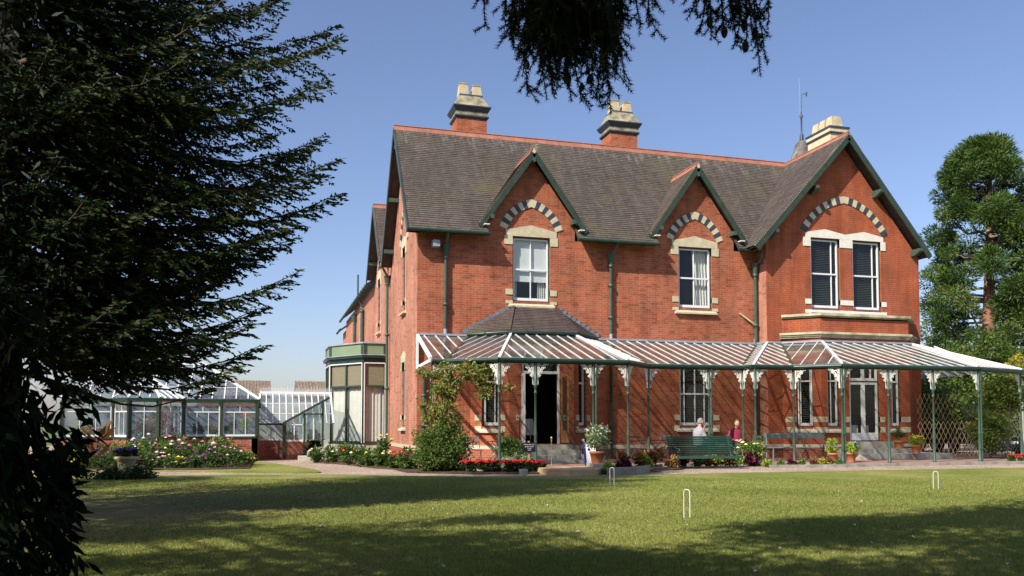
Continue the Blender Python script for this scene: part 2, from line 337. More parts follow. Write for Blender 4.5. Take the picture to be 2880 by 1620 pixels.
def lawn():
    m, nt, b, N, L = mat('lawn')
    g = N.new('ShaderNodeNewGeometry')
    n1 = N.new('ShaderNodeTexNoise'); n1.inputs['Scale'].default_value = .35; n1.inputs['Detail'].default_value = 9; n1.inputs['Roughness'].default_value = .7; L.new(g.outputs['Position'], n1.inputs['Vector'])
    cr = N.new('ShaderNodeValToRGB'); e = cr.color_ramp.elements; e[0].position = .33; e[0].color = (.115,.16,.028,1); e[1].position = .70; e[1].color = (.34,.29,.11,1); e.new(.5).color = (.20,.225,.05,1)
    L.new(n1.outputs[0], cr.inputs[0])
    # worn brown turf round the foot of the big conifer
    di = N.new('ShaderNodeVectorMath'); di.operation = 'DISTANCE'; di.inputs[1].default_value = (-3.2, 14.6, 0); L.new(g.outputs['Position'], di.inputs[0])
    n9 = N.new('ShaderNodeTexNoise'); n9.inputs['Scale'].default_value = .6; n9.inputs['Detail'].default_value = 8; L.new(g.outputs['Position'], n9.inputs['Vector'])
    a9 = N.new('ShaderNodeMath'); a9.operation = 'MULTIPLY_ADD'; a9.inputs[1].default_value = 7; L.new(n9.outputs[0], a9.inputs[0]); L.new(di.outputs['Value'], a9.inputs[2])
    r9 = N.new('ShaderNodeMapRange'); r9.inputs[1].default_value = 5.0; r9.inputs[2].default_value = 10; r9.inputs[3].default_value = .6; r9.inputs[4].default_value = 0; L.new(a9.outputs[0], r9.inputs[0])
    m9 = N.new('ShaderNodeMix'); m9.data_type = 'RGBA'; m9.inputs[7].default_value = (.20,.145,.07,1); L.new(r9.outputs[0], m9.inputs[0]); L.new(cr.outputs[0], m9.inputs[6])
    n2 = N.new('ShaderNodeTexNoise'); n2.inputs['Scale'].default_value = 14; n2.inputs['Detail'].default_value = 10; n2.inputs['Roughness'].default_value = .8; L.new(g.outputs['Position'], n2.inputs['Vector'])
    r = N.new('ShaderNodeMapRange'); r.inputs[1].default_value = .3; r.inputs[2].default_value = .7; r.inputs[3].default_value = .45; r.inputs[4].default_value = 1.5; L.new(n2.outputs[0], r.inputs[0])
    sc = N.new('ShaderNodeVectorMath'); sc.operation = 'SCALE'; L.new(m9.outputs[2], sc.inputs[0]); L.new(r.outputs[0], sc.inputs['Scale'])
    L.new(sc.outputs[0], b.inputs['Base Color']); b.inputs['Roughness'].default_value = .9; b.inputs['Specular IOR Level'].default_value = .15
    bp = N.new('ShaderNodeBump'); bp.inputs['Distance'].default_value = .03; bp.inputs['Strength'].default_value = .9; L.new(n2.outputs[0], bp.inputs['Height']); L.new(bp.outputs[0], b.inputs['Normal'])
    return m
def paving():
    m, nt, b, N, L = mat('paving')
    g = N.new('ShaderNodeNewGeometry'); bt = N.new('ShaderNodeTexBrick'); bt.inputs['Scale'].default_value = 1; bt.inputs['Brick Width'].default_value = .22; bt.inputs['Row Height'].default_value = .11
    bt.inputs['Color1'].default_value = (.32,.17,.13,1); bt.inputs['Color2'].default_value = (.25,.15,.12,1); bt.inputs['Mortar'].default_value = (.2,.17,.15,1); bt.inputs['Mortar Size'].default_value = .006
    L.new(g.outputs['Position'], bt.inputs['Vector']); L.new(bt.outputs['Color'], b.inputs['Base Color']); b.inputs['Roughness'].default_value = .85
    return m
M['gravel'] = gravel(); M['lawn'] = lawn(); M['paving'] = paving()
M['soil'] = plain('soil', (.07,.045,.03), .95, .4, 10, .6)

# ------------------------------------------------------------------ ground
GZ = -.12
def flat(name, pts, z, m, kind='structure', thick=None):
    mb = MB()
    if thick: mb.prism([(x, y, z-thick) for x, y in pts], (0,0,thick))
    else: mb.face([(x, y, z) for x, y in pts])
    o = mb.build(name, m); o['kind'] = kind; return o
flat('ground', [(-400,-300),(600,-300),(600,900),(-400,900)], GZ-.03, plain('far_ground', (.10,.13,.04), .95, .3, .3))
mb = MB(); mb.hexa([(10.8,21.2,GZ-.03),(60,21.2,GZ-.03),(60,22.7,GZ-.03),(10.8,23.4,GZ-.03),(10.8,21.2,GZ-.008),(60,21.2,GZ-.008),(60,22.7,-.045),(10.8,23.4,-.075)]); struct(mb.build('gravel_path', M['gravel']))
flat('gravel_path', [(-22,23),(-2.3,23.2),(4.8,20.2),(60,20.5),(60,60),(-22,60)], GZ-.012, M['gravel'])
LAWN_EDGE = [(-22,28),(-8.5,27.2),(-5.36,26.05),(-2.25,24.25),(-.4,23.9),(1.39,23.62),(3.2,22.7),(4.84,21.6),(7.09,21.05),(9.6,21.05),(11.8,21.2),(14.4,21.25),(19.5,21.3),(23.2,21.2),(30,21.2),(60,21.2)]
mb = MB(); mb.prism([(60,-40,GZ-.02),(60,21.2,GZ-.02)]+[(x,y,GZ-.02) for x,y in LAWN_EDGE[::-1][1:]]+[(-22,-40,GZ-.02)], (0,0,.03)); struct(mb.build('lawn', M['lawn']))
mb = MB(); mb.prism([(x,y,GZ-.02) for x,y in [(-22,29.2),(-5.8,28.1),(-2.2,26.2),(-.3,25.0),(.7,24.5),(1.35,24.45),(1.5,24.8),(1.45,26.0),(.9,28.5),(-.1,31.8),(-22,32.2)]], (0,0,.032)); struct(mb.build('lawn', M['lawn']))
TER = [(4.9,24.5),(5.1,24.4),(6.2,23.2),(7.2,23.15),(10.5,23.2),(11.75,24.35),(14.7,24.35),(14.75,23.75),(16.2,23.75),(17.25,22.72),(22.9,22.72),(30,22.72),(30,33),(24.3,33),(24.3,28.28),(4.9,28.28)]
mb = MB(); mb.prism([(x,y,-.16) for x,y in TER], (0,0,.16)); struct(mb.build('terrace_paving', M['paving']))
mb = MB()
for a, b in zip(TER[:11], TER[1:12]):
    n = Vector((b[1]-a[1], -(b[0]-a[0]), 0)).normalized()*.05
    mb.beam((a[0]+n.x, a[1]+n.y, -.055), (b[0]+n.x, b[1]+n.y, -.055), .13, .135)
struct(mb.build('kerb', M['kerb']))

# ================================================================== HOUSE
house = thing('country_house', 'large red brick Victorian country house with tiled gables, tall chimneys and cream stone dressings', 'house', (4.8, 28.3, 0))
F0 = frame((0,28.3,0), (1,0,0), (0,-1,0))
FW = frame((0,27.66,0), (1,0,0), (0,-1,0))
FS = frame((4.8,28.3,0), (0,1,0), (-1,0,0))
def wallmesh(mb, F, outline, holes, rev=.14):
    loops = [[Vector((a, z, 0)) for a, z in outline]]
    for a0, a1, z0, z1 in holes: loops.append([Vector(p+(0,)) for p in [(a0,z0),(a0,z1),(a1,z1),(a1,z0)]])
    flatp = [p for l in loops for p in l]
    for t in tessellate_polygon(loops): mb.face([F(flatp[i].x, 0, flatp[i].y) for i in t])
    for a0, a1, z0, z1 in holes:
        for (p, q) in (((a0,z0),(a0,z1)), ((a1,z1),(a1,z0)), ((a0,z1),(a1,z1)), ((a1,z0),(a0,z0))):
            mb.face([F(p[0],0,p[1]), F(q[0],0,q[1]), F(q[0],-rev,q[1]), F(p[0],-rev,p[1])])
def wall(name, F, outline, holes, m, rev=.14, label=None):
    mb = MB(); wallmesh(mb, F, outline, holes, rev); return mb.build(name, m, house, label)
C1, C2 = 8.82, 15.17
HW = .685
fh = [(C1-HW,C1+HW,5.5,7.78),(C2-HW,C2+HW,5.5,7.78),(C2-HW,C2+HW,1.15,3.55),(6.95,10.75,.45,3.95)]
gb = lambda c: [(c+1.62,7.74),(c+1.62,8.38),(c,10.62),(c-1.62,8.38),(c-1.62,7.74)]
wall('wall', F0, [(4.8,-.14),(17.76,-.14),(17.76,7.74)]+gb(C2)+gb(C1)+[(4.8,7.74)], fh, brickm('main',0))
wh = [(19.68,20.97,5.6,8.3),(21.54,22.83,5.6,8.3)]
wall('wall', FW, [(17.76,-.14),(24.6,-.14),(24.6,7.75),(21.12,12.05),(17.76,8.4)], wh+[(18.7,23.85,.45,4.2)], brickm('wing',0), label='smooth orange-red brick wall of the projecting gabled wing')
mb = MB(); wallmesh(mb, frame((17.76,27.66,0),(0,1,0),(-1,0,0)), [(0,-.14),(.64,-.14),(.64,8.3),(0,8.3)], []); mb.build('wall', brickm('side',pi/2), house)
mb = MB(); wallmesh(mb, frame((24.6,27.66,0),(0,1,0),(1,0,0)), [(0,-.14),(9,-.14),(9,7.7),(0,7.7)], []); mb.build('wall', brickm('wing',pi/2), house)
sh = [(2.57,3.28,5.42,7.78),(2.57,3.28,1.15,3.5),(9.75,10.65,5.42,7.78),(17.3,18.1,5.42,7.3)]
wall('wall', FS, [(0,-.14),(27,-.14),(27,7.8),(11.5,7.8),(11.5,8.0),(9.37,10.65),(7.1,8.0),(6.0,7.6),(5.85,8.15),(2.92,12.05),(0,8.15)], sh, brickm('side',pi/2), label='long sunlit side wall with two gables')
mb = MB(); mb.box(4.82,24.5,36.8,37,0,8); mb.build('back_wall', brickm('low',0), house)
mb = MB(); mb.box(5.2,24.2,29.6,29.7,0,7.6); mb.box(18,24.3,29.0,29.1,0,7.7);mb.build('unlit_room_backing', M['dark'], house)  # dark backing sheets, painted near black in place of room shade

def stone(F, pieces, m, name='stone_dressing', proud=.025, back=.14, label=None):
    for p in pieces:
        mb = MB()
        if len(p) == 4 and not isinstance(p[0], tuple): mb.fbox(F, p[0], p[1], -back, proud, p[2], p[3]); nm = 'quoin_stone'
        else: mb.prism([F(a,proud,z) for a, z in p], F(0,-back-proud,0)-F(0,0,0)); nm = 'lintel'
        mb.build(nm, m, house, label)
def sill(F, a0, a1, z0, z1, m, out=.10, name='sill', par=None):
    mb = MB(); mb.hexa([F(a0-.03,out,z0),F(a1+.03,out,z0),F(a1+.03,-.13,z0),F(a0-.03,-.13,z0),F(a0-.03,out,z0+.06),F(a1+.03,out,z0+.06),F(a1-.06,-.12,z1),F(a0+.06,-.12,z1)])
    return mb.build(name, m, par or house)
def window(F, a0, a1, z0, z1, munt=(.5,), rail=.5, blind='slat', name='window', room=True, gl='wglass', outer=.045, curtain=None, label=None, lower=.1, white='white'):
    mb = MB(); B = -.125
    mb.face([F(a0,B-.02,z0),F(a1,B-.02,z0),F(a1,B-.02,z1),F(a0,B-.02,z1)])
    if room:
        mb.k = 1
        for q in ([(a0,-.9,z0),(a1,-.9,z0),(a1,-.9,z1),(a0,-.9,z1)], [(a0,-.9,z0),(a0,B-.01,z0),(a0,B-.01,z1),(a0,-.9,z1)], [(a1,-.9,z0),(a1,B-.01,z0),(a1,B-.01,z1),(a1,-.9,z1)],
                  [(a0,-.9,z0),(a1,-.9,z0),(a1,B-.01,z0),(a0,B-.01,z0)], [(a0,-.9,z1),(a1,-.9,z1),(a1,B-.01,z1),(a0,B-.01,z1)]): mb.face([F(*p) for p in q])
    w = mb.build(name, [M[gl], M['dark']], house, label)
    mb = MB(); o = outer
    for (p0,p1,q0,q1) in ((a0,a0+o,z0,z1),(a1-o,a1,z0,z1),(a0+o,a1-o,z0,z0+o),(a0+o,a1-o,z1-o,z1)): mb.fbox(F,p0,p1,B-.03,B+.055,q0,q1)
    mb.k = 1; A0, A1, Z0, Z1 = a0+o, a1-o, z0+o, z1-o; s = .05
    zr = Z0+(Z1-Z0)*rail
    for (p0,p1,q0,q1) in ((A0,A0+s,Z0,Z1),(A1-s,A1,Z0,Z1),(A0+s,A1-s,Z0,Z0+lower),(A0+s,A1-s,Z1-s,Z1)): mb.fbox(F,p0,p1,B-.028,B+.03,q0,q1)
    if rail: mb.fbox(F, A0+s, A1-s, B-.026, B+.036, zr-.028, zr+.028)
    for t in munt:
        x = A0+(A1-A0)*t; mb.fbox(F, x-.016, x+.016, B-.024, B+.014, Z0+lower, (zr-.03) if rail else Z1-s)
        if rail: mb.fbox(F, x-.016, x+.016, B-.024, B+.018, zr+.03, Z1-s)
    mb.build('frame', [M['green'], M[white]], w)
    if blind == 'slat':
        mb = MB(); z = z0+.16
        while z < z1-.05:
            mb.hexa([F(a0+.1,-.20,z-.012),F(a1-.1,-.20,z-.012),F(a1-.1,-.245,z+.012),F(a0+.1,-.245,z+.012),F(a0+.1,-.20,z-.008),F(a1-.1,-.20,z-.008),F(a1-.1,-.245,z+.016),F(a0+.1,-.245,z+.016)]); z += .068
        mb.build('blind', M['slat'], w)
    if blind and blind[0] == 'roller':
        mb = MB(); mb.fbox(F, a0+.06, a1-.06, -.2, -.19, z0+(z1-z0)*blind[1], z1-.05); mb.build('blind', M['blind'], w)
    for c in (curtain or []):
        mb = MB(); n = 26; vs = []
        for i in range(n+1):
            t = i/n
            for zz, k in ((z0+.03, 0), (z0+(z1-z0)*.5, 1), (z1-.06, 2)):
                e0 = c[0]+(c[2]-c[0])*(k/2.0)
                aa = a0+(a1-a0)*(e0+(c[1]-e0)*t); vs.append(F(aa, -.30+.035*sin(t*31+k)+.012*sin(t*67), zz))
        mb.mesh(vs, [(i*3+k, (i+1)*3+k, (i+1)*3+k+1, i*3+k+1) for i in range(n) for k in range(2)], True)
        mb.build('curtain', M['curtain'], w)
    return w
# ---- upper windows in the dormer gables
for c, bl, cu, lb in ((C1, ('roller', .32), [(0,.17,0),(.72,1,.72)], 'sash window with a half lowered white blind'), (C2, None, [(.62,1,.5)], 'sash window with a white curtain drawn to one side')):
    window(F0, c-HW, c+HW, 5.5, 7.78, (.5,), .5, bl, curtain=cu, label=lb)
    stone(F0, [[(c-.93,7.79),(c+.93,7.79),(c+.93,8.0),(c,8.2),(c-.93,8.0)], (c-.98,c-HW,7.49,7.787), (c+HW,c+.98,7.49,7.787), (c-.93,c-HW,5.73,5.93), (c+HW,c+.93,5.73,5.93), (c-.93,c-HW,5.42,5.53),(c+HW,c+.93,5.42,5.53)], M['cream'])
    sill(F0, c-.82, c+.82, 5.29, 5.5, M['cream'], .12)
def arch(F, c, P0, Cc, P2, th, n, first, proud=.03):
    mb = MB(); mb2 = []
    def bez(t): return ((1-t)**2*P0[0]+2*t*(1-t)*Cc[0]+t*t*P2[0], (1-t)**2*P0[1]+2*t*(1-t)*Cc[1]+t*t*P2[1])
    def nrm(t):
        dx = 2*(1-t)*(Cc[0]-P0[0])+2*t*(P2[0]-Cc[0]); dz = 2*(1-t)*(Cc[1]-P0[1])+2*t*(P2[1]-Cc[1]); l = sqrt(dx*dx+dz*dz); return (-dz/l, dx/l)
    for sgn in (-1, 1):
        for i in range(n):
            t0, t1 = i/n, (i+1)/n
            q = []
            for t, o in ((t0,-th/2),(t1,-th/2),(t1,th/2),(t0,th/2)):
                p = bez(t); m_ = nrm(t); x = 0 if t > .999 else p[0]+m_[0]*o
                q.append((c-sgn*x, p[1]+m_[1]*o))
            mb.k = (i+first) % 2
            mb.prism([F(a, proud, z) for a, z in q], F(0,-.05,0)-F(0,0,0))
    return mb.build('arch', [M['cream'], M['blue']], house)
for c in (C1, C2): arch(F0, c, (-1.03,8.06), (-.74,8.80), (0,8.985), .28, 9, 0)
# ---- wing windows
for i, h in enumerate(wh): window(FW, *h, munt=(.78,), rail=.5, blind='slat')
stone(FW, [[(19.45,8.31),(22.95,8.31),(22.95,8.49),(22.07,8.65),(21.22,8.49),(20.32,8.65),(19.45,8.49)], (19.36,19.68,7.97,8.307), (20.97,21.54,7.98,8.307), (22.83,23.05,7.97,8.307),
    (19.42,19.68,5.77,5.96),(20.97,21.54,5.77,5.96),(22.83,23.05,5.77,5.96),(19.42,19.68,5.42,5.56),(20.97,21.54,5.42,5.56),(22.83,23.05,5.42,5.56)], M['whitestone'])
for h in wh: sill(FW, h[0]-.02, h[1]+.02, 5.44, 5.6, M['whitestone'], .1)
arch(FW, 21.2, (-1.83,8.57), (-1.2,9.65), (0,9.85), .27, 12, 1)
# ---- ground floor main window
window(F0, C2-HW, C2+HW, 1.15, 3.55, (.16,.5,.8), .5, 'slat', lower=.1)
stone(F0, [(C2-.9,C2-HW,1.38,1.58),(C2+HW,C2+.93,1.38,1.58),(C2-.9,C2-HW,.99,1.2),(C2+HW,C2+.93,.99,1.2),[(C2-.93,3.56),(C2+.93,3.56),(C2+.93,3.9),(C2,4.32),(C2-.93,3.9)]], M['cream'])
sill(F0, C2-.78, C2+.85, .96, 1.17, M['stone'], .12)
# ---- side windows
for (a0,a1,z0,z1) in sh:
    mm = M['cream'] if z0 > 3 else M['mossstone']; c = (a0+a1)/2
    window(FS, a0, a1, z0, z1, (), .5, None, lower=.08)
    stone(FS, [[(a0-.25,z1+.01),(a1+.25,z1+.01),(a1+.25,z1+.25),(c,z1+.42),(a0-.25,z1+.25)], (a0-.25,a0,z1-.3,z1+.005), (a1,a1+.25,z1-.3,z1+.005), (a0-.2,a0,z0+.25,z0+.42), (a1,a1+.2,z0+.25,z0+.42)], mm)
    sill(FS, a0-.15, a1+.15, z0-.15, z0+.02, mm if z0 > 3 else M['stone'], .12)
for c in (2.92, 9.6): arch(FS, c, (-.82,7.95), (-.55,8.95), (0,9.15), .26, 8, 0)
# ---- plinth bands
def band(name, pts, z0, z1, out, m, n=None, par=None, label=None):
    mb = MB(); P = [Vector((x,y,0)) for x, y in pts]; off = []
    for i, p in enumerate(P):
        ds = []
        if i > 0: ds.append((p-P[i-1]).normalized())
        if i < len(P)-1: ds.append((P[i+1]-p).normalized())
        ns = [Vector((d.y, -d.x, 0)) for d in ds]; nn = sum(ns, Vector()).normalized(); k = out/max(.3, nn.dot(ns[0])); off.append(p+nn*k)
    for i in range(len(P)-1):
        a, b, c, d = P[i], P[i+1], off[i+1], off[i]
        mb.hexa([(d.x,d.y,z0),(c.x,c.y,z0),(b.x,b.y,z0),(a.x,a.y,z0),(d.x,d.y,z1),(c.x,c.y,z1),(b.x,b.y,z1),(a.x,a.y,z1)])
    return mb.build(name, m, par or house, label)
LB = [(6.64,28.3),(7.71,27.23),(9.99,27.23),(11.06,28.3)]
RB = [(18.38,27.66),(19.36,26.7),(23.2,26.7),(24.16,27.66)]
band('stone_band', [(4.8,34.5),(4.8,28.3),(6.64,28.3)], .38, .50, .06, M['cream'])
band('stone_band', [(11.06,28.3),(17.76,28.3)], .36, .50, .06, M['stone'])
band('stone_band', [(17.76,28.24),(17.76,27.66),(18.38,27.66)], .36, .50, .06, M['stone'])
band('plinth', [(4.8,34.5),(4.8,28.3),(6.64,28.3)], -.13, .38, .05, brickm('low', 0))
band('plinth', [(11.06,28.3),(17.70,28.3)], -.13, .36, .05, brickm('low', 0))
band('plinth', LB[0:2], -.13, .4, .05, brickm('low', -pi/4)); band('stone_band', [LB[0],LB[1]], .40, .52, .06, M['stone'])
band('stone_band', [LB[2],LB[3]], .40, .52, .06, M['stone'])
# ---- left bay
def seg(p, q): 
    d = Vector((q[0]-p[0], q[1]-p[1], 0)); return frame((p[0],p[1],0), d, (d.y,-d.x,0)), d.length
Fl, Ll = seg(LB[0], LB[1]); Ff, Lf = seg(LB[1], LB[2]); Fr, Lr = seg(LB[2], LB[3])
wall('bay_wall', Fl, [(0,-.14),(Ll,-.14),(Ll,4.28),(0,4.28)], [(.45,1.12,1.15,3.6)], brickm('main',-pi/4), .13)
wall('bay_wall', Fr, [(0,-.14),(Lr,-.14),(Lr,4.28),(0,4.28)], [(.39,1.06,1.15,3.6)], brickm('main',pi/4), .13)
dx0, dx1 = 8.17-7.71, 9.49-7.71
wall('bay_wall', Ff, [(0,-.14),(Lf,-.14),(Lf,4.28),(0,4.28)], [(dx0,dx1,.58,3.65)], brickm('main',0), .13)
window(Fl, .45, 1.12, 1.15, 3.6, (.7,), .62, 'slat'); window(Fr, .39, 1.06, 1.15, 3.6, (), .62, None)
stone(Fl, [(.2,.45,1.36,1.56),(1.12,1.38,1.36,1.56),(.2,.45,.98,1.17),(1.12,1.38,.98,1.17)], M['cream']); sill(Fl, .3, 1.27, .95, 1.17, M['stone'])
stone(Fr, [(.14,.39,1.36,1.56),(1.06,1.31,1.36,1.56),(.14,.39,.98,1.17),(1.06,1.31,.98,1.17)], M['cream']); sill(Fr, .24, 1.21, .95, 1.17, M['stone'])
stone(Ff, [(dx0-.22,dx0,1.36,1.56),(dx1,dx1+.22,1.36,1.56)], M['cream'])
# doorway of the left bay: transom light, two leaves folded outwards
mb = MB()
for (p0,p1,q0,q1) in ((dx0,dx0+.05,.58,3.65),(dx1-.05,dx1,.58,3.65),(dx0+.05,dx1-.05,3.58,3.65),(dx0+.05,dx1-.05,2.93,3.02)): mb.fbox(Ff,p0,p1,-.15,-.04,q0,q1)
mb.k = 1; mb.face([Ff(dx0,-.1,3.02),Ff(dx1,-.1,3.02),Ff(dx1,-.1,3.6),Ff(dx0,-.1,3.6)])
dr = mb.build('door_frame', [M['white'], M['wglass']], house)
def leaf(x, y0, y1, m, lb):
    mb = MB(); z0, z1 = .62, 2.92
    mb.box(x-.022,x+.022,y0,y0+.08,z0,z1); mb.box(x-.022,x+.022,y1-.08,y1,z0,z1); mb.box(x-.021,x+.021,y0+.08,y1-.08,z0,z0+.42); mb.box(x-.021,x+.021,y0+.08,y1-.08,z1-.09,z1)
    mb.k = 1; mb.face([(x,y0+.08,z0+.42),(x,y1-.08,z0+.42),(x,y1-.08,z1-.09),(x,y0+.08,z1-.09)])
    d = mb.build('door', [m, M['wglass']], house, lb)
    mb = MB(); mb.tube([(x+.05,y0+.05,1.55),(x+.05,y0+.05,1.70)], .012); mb.build('handle', M['steel'], d)
leaf(9.53, 26.48, 27.18, M['wood'], 'brown wooden glazed door leaf standing open'); leaf(8.15, 26.9, 27.2, M['white'], 'white door leaf edge')
# tiled roof of the left bay
def facet(mb, B0, B1, T0, T1, n, e=.018, lip=True):
    B0, B1, T0, T1 = map(Vector, (B0, B1, T0, T1))
    nn = (B1-B0).cross(T0-B0)
    if nn.length < 1e-6: nn = (B1-B0).cross(T1-B0)
    nn.normalize()
    if nn.z < 0: nn = -nn
    up = ((T0+T1)/2-(B0+B1)/2).normalized()
    for i in range(n):
        t, s = i/n, (i+1)/n
        p0, p1, q0, q1 = B0.lerp(T0,t), B1.lerp(T1,t), B0.lerp(T0,s), B1.lerp(T1,s)
        j = nn*(e*(.85+.3*random.random())); k = up*(-.012)
        mb.face([p0+j+k, p1+j+k, q1+nn*.002, q0+nn*.002])
        mb.face([p0+k, p1+k, p1+j+k, p0+j+k])
E0 = [(6.38,28.29,4.32),(7.62,26.98,4.32),(10.09,26.98,4.32),(11.32,28.29,4.32)]
T0_, T1_ = (8.12,28.29,5.30), (9.70,28.29,5.30)
mb = MB(); facet(mb, E0[1], E0[2], (8.12,28.18,5.28), (9.7,28.18,5.28), 15)
facet(mb, E0[0], E0[1], T0_, (8.12,28.18,5.28), 15); facet(mb, E0[2], E0[3], (9.7,28.18,5.28), T1_, 15)
bayroof = mb.build('bay_roof', M['tile_bay'], house)
mb = MB()
for a, b in ((E0[1],(8.12,28.18,5.3)),(E0[2],(9.7,28.18,5.3))): 
    for i in range(13):
        p = Vector(a).lerp(Vector(b), i/13)+V(0,0,.03); q = Vector(a).lerp(Vector(b), (i+1.15)/13)+V(0,0,.012); mb.beam(p, q, .13, .03)
mb.build('hip_tiles', M['tile_bay'], bayroof)
mb = MB()
for s_, (a, b) in ((1, (E0[0], T0_)), (1, (E0[3], T1_))):
    for i in range(9):
        p = Vector(a).lerp(Vector(b), (i+.5)/9.3); mb.box(p.x-.10, p.x+.10, 28.25, 28.285, p.z-.04, p.z+.11)
mb.box(8.05,9.77,28.22,28.285,5.24,5.33)
mb.build('lead_flashing', M['dklead'], bayroof)
def gutter(pts, name='gutter', m='dkgreen', r=.062, br=None):
    mb = MB(); mb.tube(pts, r, 8)
    P = [Vector(p) for p in pts]
    for a, b in zip(P[:-1], P[1:]):
        n = max(1, int((b-a).length/.95)); d = (b-a).normalized()
        for i in range(n):
            c = a.lerp(b, (i+.5)/n); mb.tube([c-d*.03, c+d*.03], r*1.25, 8)
    return mb.build(name, M[m], house)
gutter([(p[0],p[1]+(-.04 if k in (1,2) else 0),4.27) for k, p in enumerate(E0)])
mb = MB(); mb.prism([(x,y,4.2) for x,y,z in E0], (0,0,.05)); mb.build('soffit', M['soffit'], house)

# ---- right bay
Gl, Gll = seg(RB[0], RB[1]); Gf, Gfl = seg(RB[1], RB[2]); Gr, Grl = seg(RB[2], RB[3]); X0 = RB[1][0]
wall('bay_wall', Gl, [(0,-.14),(Gll,-.14),(Gll,5.2),(0,5.2)], [(.49,1.07,1.15,3.55)], brickm('wing',-pi/4), .12)
wall('bay_wall', Gr, [(0,-.14),(Grl,-.14),(Grl,5.2),(0,5.2)], [], brickm('wing',pi/4), .12)
wf = [(19.62-X0,20.12-X0,1.15,3.55),(20.55-X0,21.87-X0,.62,3.6),(22.36-X0,22.80-X0,1.15,3.55)]
wall('bay_wall', Gf, [(0,-.14),(Gfl,-.14),(Gfl,5.2),(0,5.2)], wf, brickm('wing',0), .12)
window(Gl, *[.49,1.07,1.15,3.55], munt=(.2,.85), rail=.7, blind='slat', outer=.03)
window(Gf, *wf[0], munt=(.4,), rail=.7, blind='slat', outer=.03); window(Gf, *wf[2], munt=(.3,), rail=.7, blind='slat', outer=.03)
stone(Gl, [(.1,.49,1.31,1.51),(1.07,Gll,1.31,1.51),(.1,.49,.93,1.13),(1.07,Gll,.93,1.13)], M['cream'], proud=.012)
stone(Gf, [(0,wf[0][0],1.31,1.51),(wf[0][1]+.17,wf[1][0],1.31,1.51),(wf[1][1],wf[1][1]+.22,1.31,1.51),(wf[2][1],Gfl,1.31,1.51),(0,wf[0][0],.93,1.13),(wf[0][1]+.17,wf[1][0],.93,1.13),(wf[1][1],wf[1][1]+.22,.93,1.13),(wf[2][1],Gfl,.93,1.13)], M['cream'], proud=.014)
stone(Gr, [(0.02,.3,1.31,1.51),(0.02,.3,.93,1.13)], M['cream'], proud=.012)
sill(Gl, .36, 1.2, .93, 1.16, M['stone'], .1)
for w_ in (wf[0], wf[2]): sill(Gf, w_[0]-.08, w_[1]+.1, .93, 1.16, M['stone'], .1)
band('stone_band', RB[0:3]+[RB[3]], .40, .50, .05, M['stone'])
band('plinth', RB[0:2], -.13, .40, .04, brickm('low', -pi/4))
# french doors
a0,a1,z0,z1 = wf[1]; B=-.11; am=(a0+a1)/2
mb = MB(); mb.face([Gf(a0,B-.02,z0),Gf(a1,B-.02,z0),Gf(a1,B-.02,z1),Gf(a0,B-.02,z1)]); mb.k=1
for q in ([(a0,-.9,z0),(a1,-.9,z0),(a1,-.9,z1),(a0,-.9,z1)],[(a0,-.9,z0),(a0,B-.01,z0),(a0,B-.01,z1),(a0,-.9,z1)],[(a1,-.9,z0),(a1,B-.01,z0),(a1,B-.01,z1),(a1,-.9,z1)]): mb.face([Gf(*p) for p in q])
fd = mb.build('french_doors', [M['wglass'],M['dark']], house)
mb = MB()
for (p0,p1,q0,q1) in ((a0,a0+.035,z0,z1),(a1-.035,a1,z0,z1),(a0+.035,a1-.035,2.80,2.84),(a0+.035,a1-.035,z0-.02,z0+.02)): mb.fbox(Gf,p0,p1,B-.04,B+.05,q0,q1)
mb.k=1; zt=2.80
for (p0,p1,q0,q1) in ((a0+.035,a0+.11,z0+.02,zt),(a1-.11,a1-.035,z0+.02,zt),(am-.075,am-.004,z0+.02,zt),(am+.004,am+.075,z0+.02,zt),(a0+.11,am-.075,z0+.02,z0+.3),(am+.075,a1-.11,z0+.02,z0+.3),(a0+.11,am-.075,zt-.1,zt),(am+.075,a1-.11,zt-.1,zt),
    (a0+.035,a1-.035,2.84,2.94),(a0+.035,a0+.11,2.94,z1),(a1-.11,a1-.035,2.94,z1),(am-.06,am+.06,2.94,z1),(a1-.34,a1-.30,2.94,z1)): mb.fbox(Gf,p0,p1,B-.03,B+.03,q0,q1)
mb.build('frame', [M['green'],M['white']], fd)
mb = MB(); z=1.25
while z < 3.5: mb.fbox(Gf,a0+.12,a1-.12,-.24,-.2,z,z+.006); z+=.068
mb.build('blind', M['slat'], fd)
mb = MB()
for (e0,e1) in ((a0+.12,am-.1),(am+.1,am+.38)):
    n=16; vs=[]
    for i in range(n+1):
        t=i/n
        for zz in (z0+.3,1.2): vs.append(Gf(e0+(e1-e0)*t,-.30+.02*sin(t*26),zz))
    mb.mesh(vs,[(i*2,i*2+2,i*2+3,i*2+1) for i in range(n)],True)
mb.build('curtain', M['curtain'], fd)
mb = MB(); mb.tube([Gf(am+.04,B+.05,1.55),Gf(am+.04,B+.09,1.55),Gf(am+.04,B+.09,1.68)], .012); mb.build('handle', M['steel'], fd)
# parapet cornices
RBx = [(18.28,27.66)]+RB[1:3]+[(24.26,27.66)]
for z0,z1,o in ((4.40,4.46,.05),(4.46,4.52,.10),(4.52,4.60,.15)): band('cornice', [(18.30,27.64)]+RB[1:3]+[(24.24,27.64)], z0, z1, o, M['mossstone'])
for z0,z1,o in ((5.15,5.20,.05),(5.20,5.29,.11)): band('cornice', [(18.38,27.64)]+RB[1:3]+[(24.16,27.64)], z0, z1, o, M['mossstone'])
mb = MB(); mb.prism([(x,y,5.1) for x,y in RB], (0,0,.1)); mb.build('bay_lead_roof', M['lead'], house)

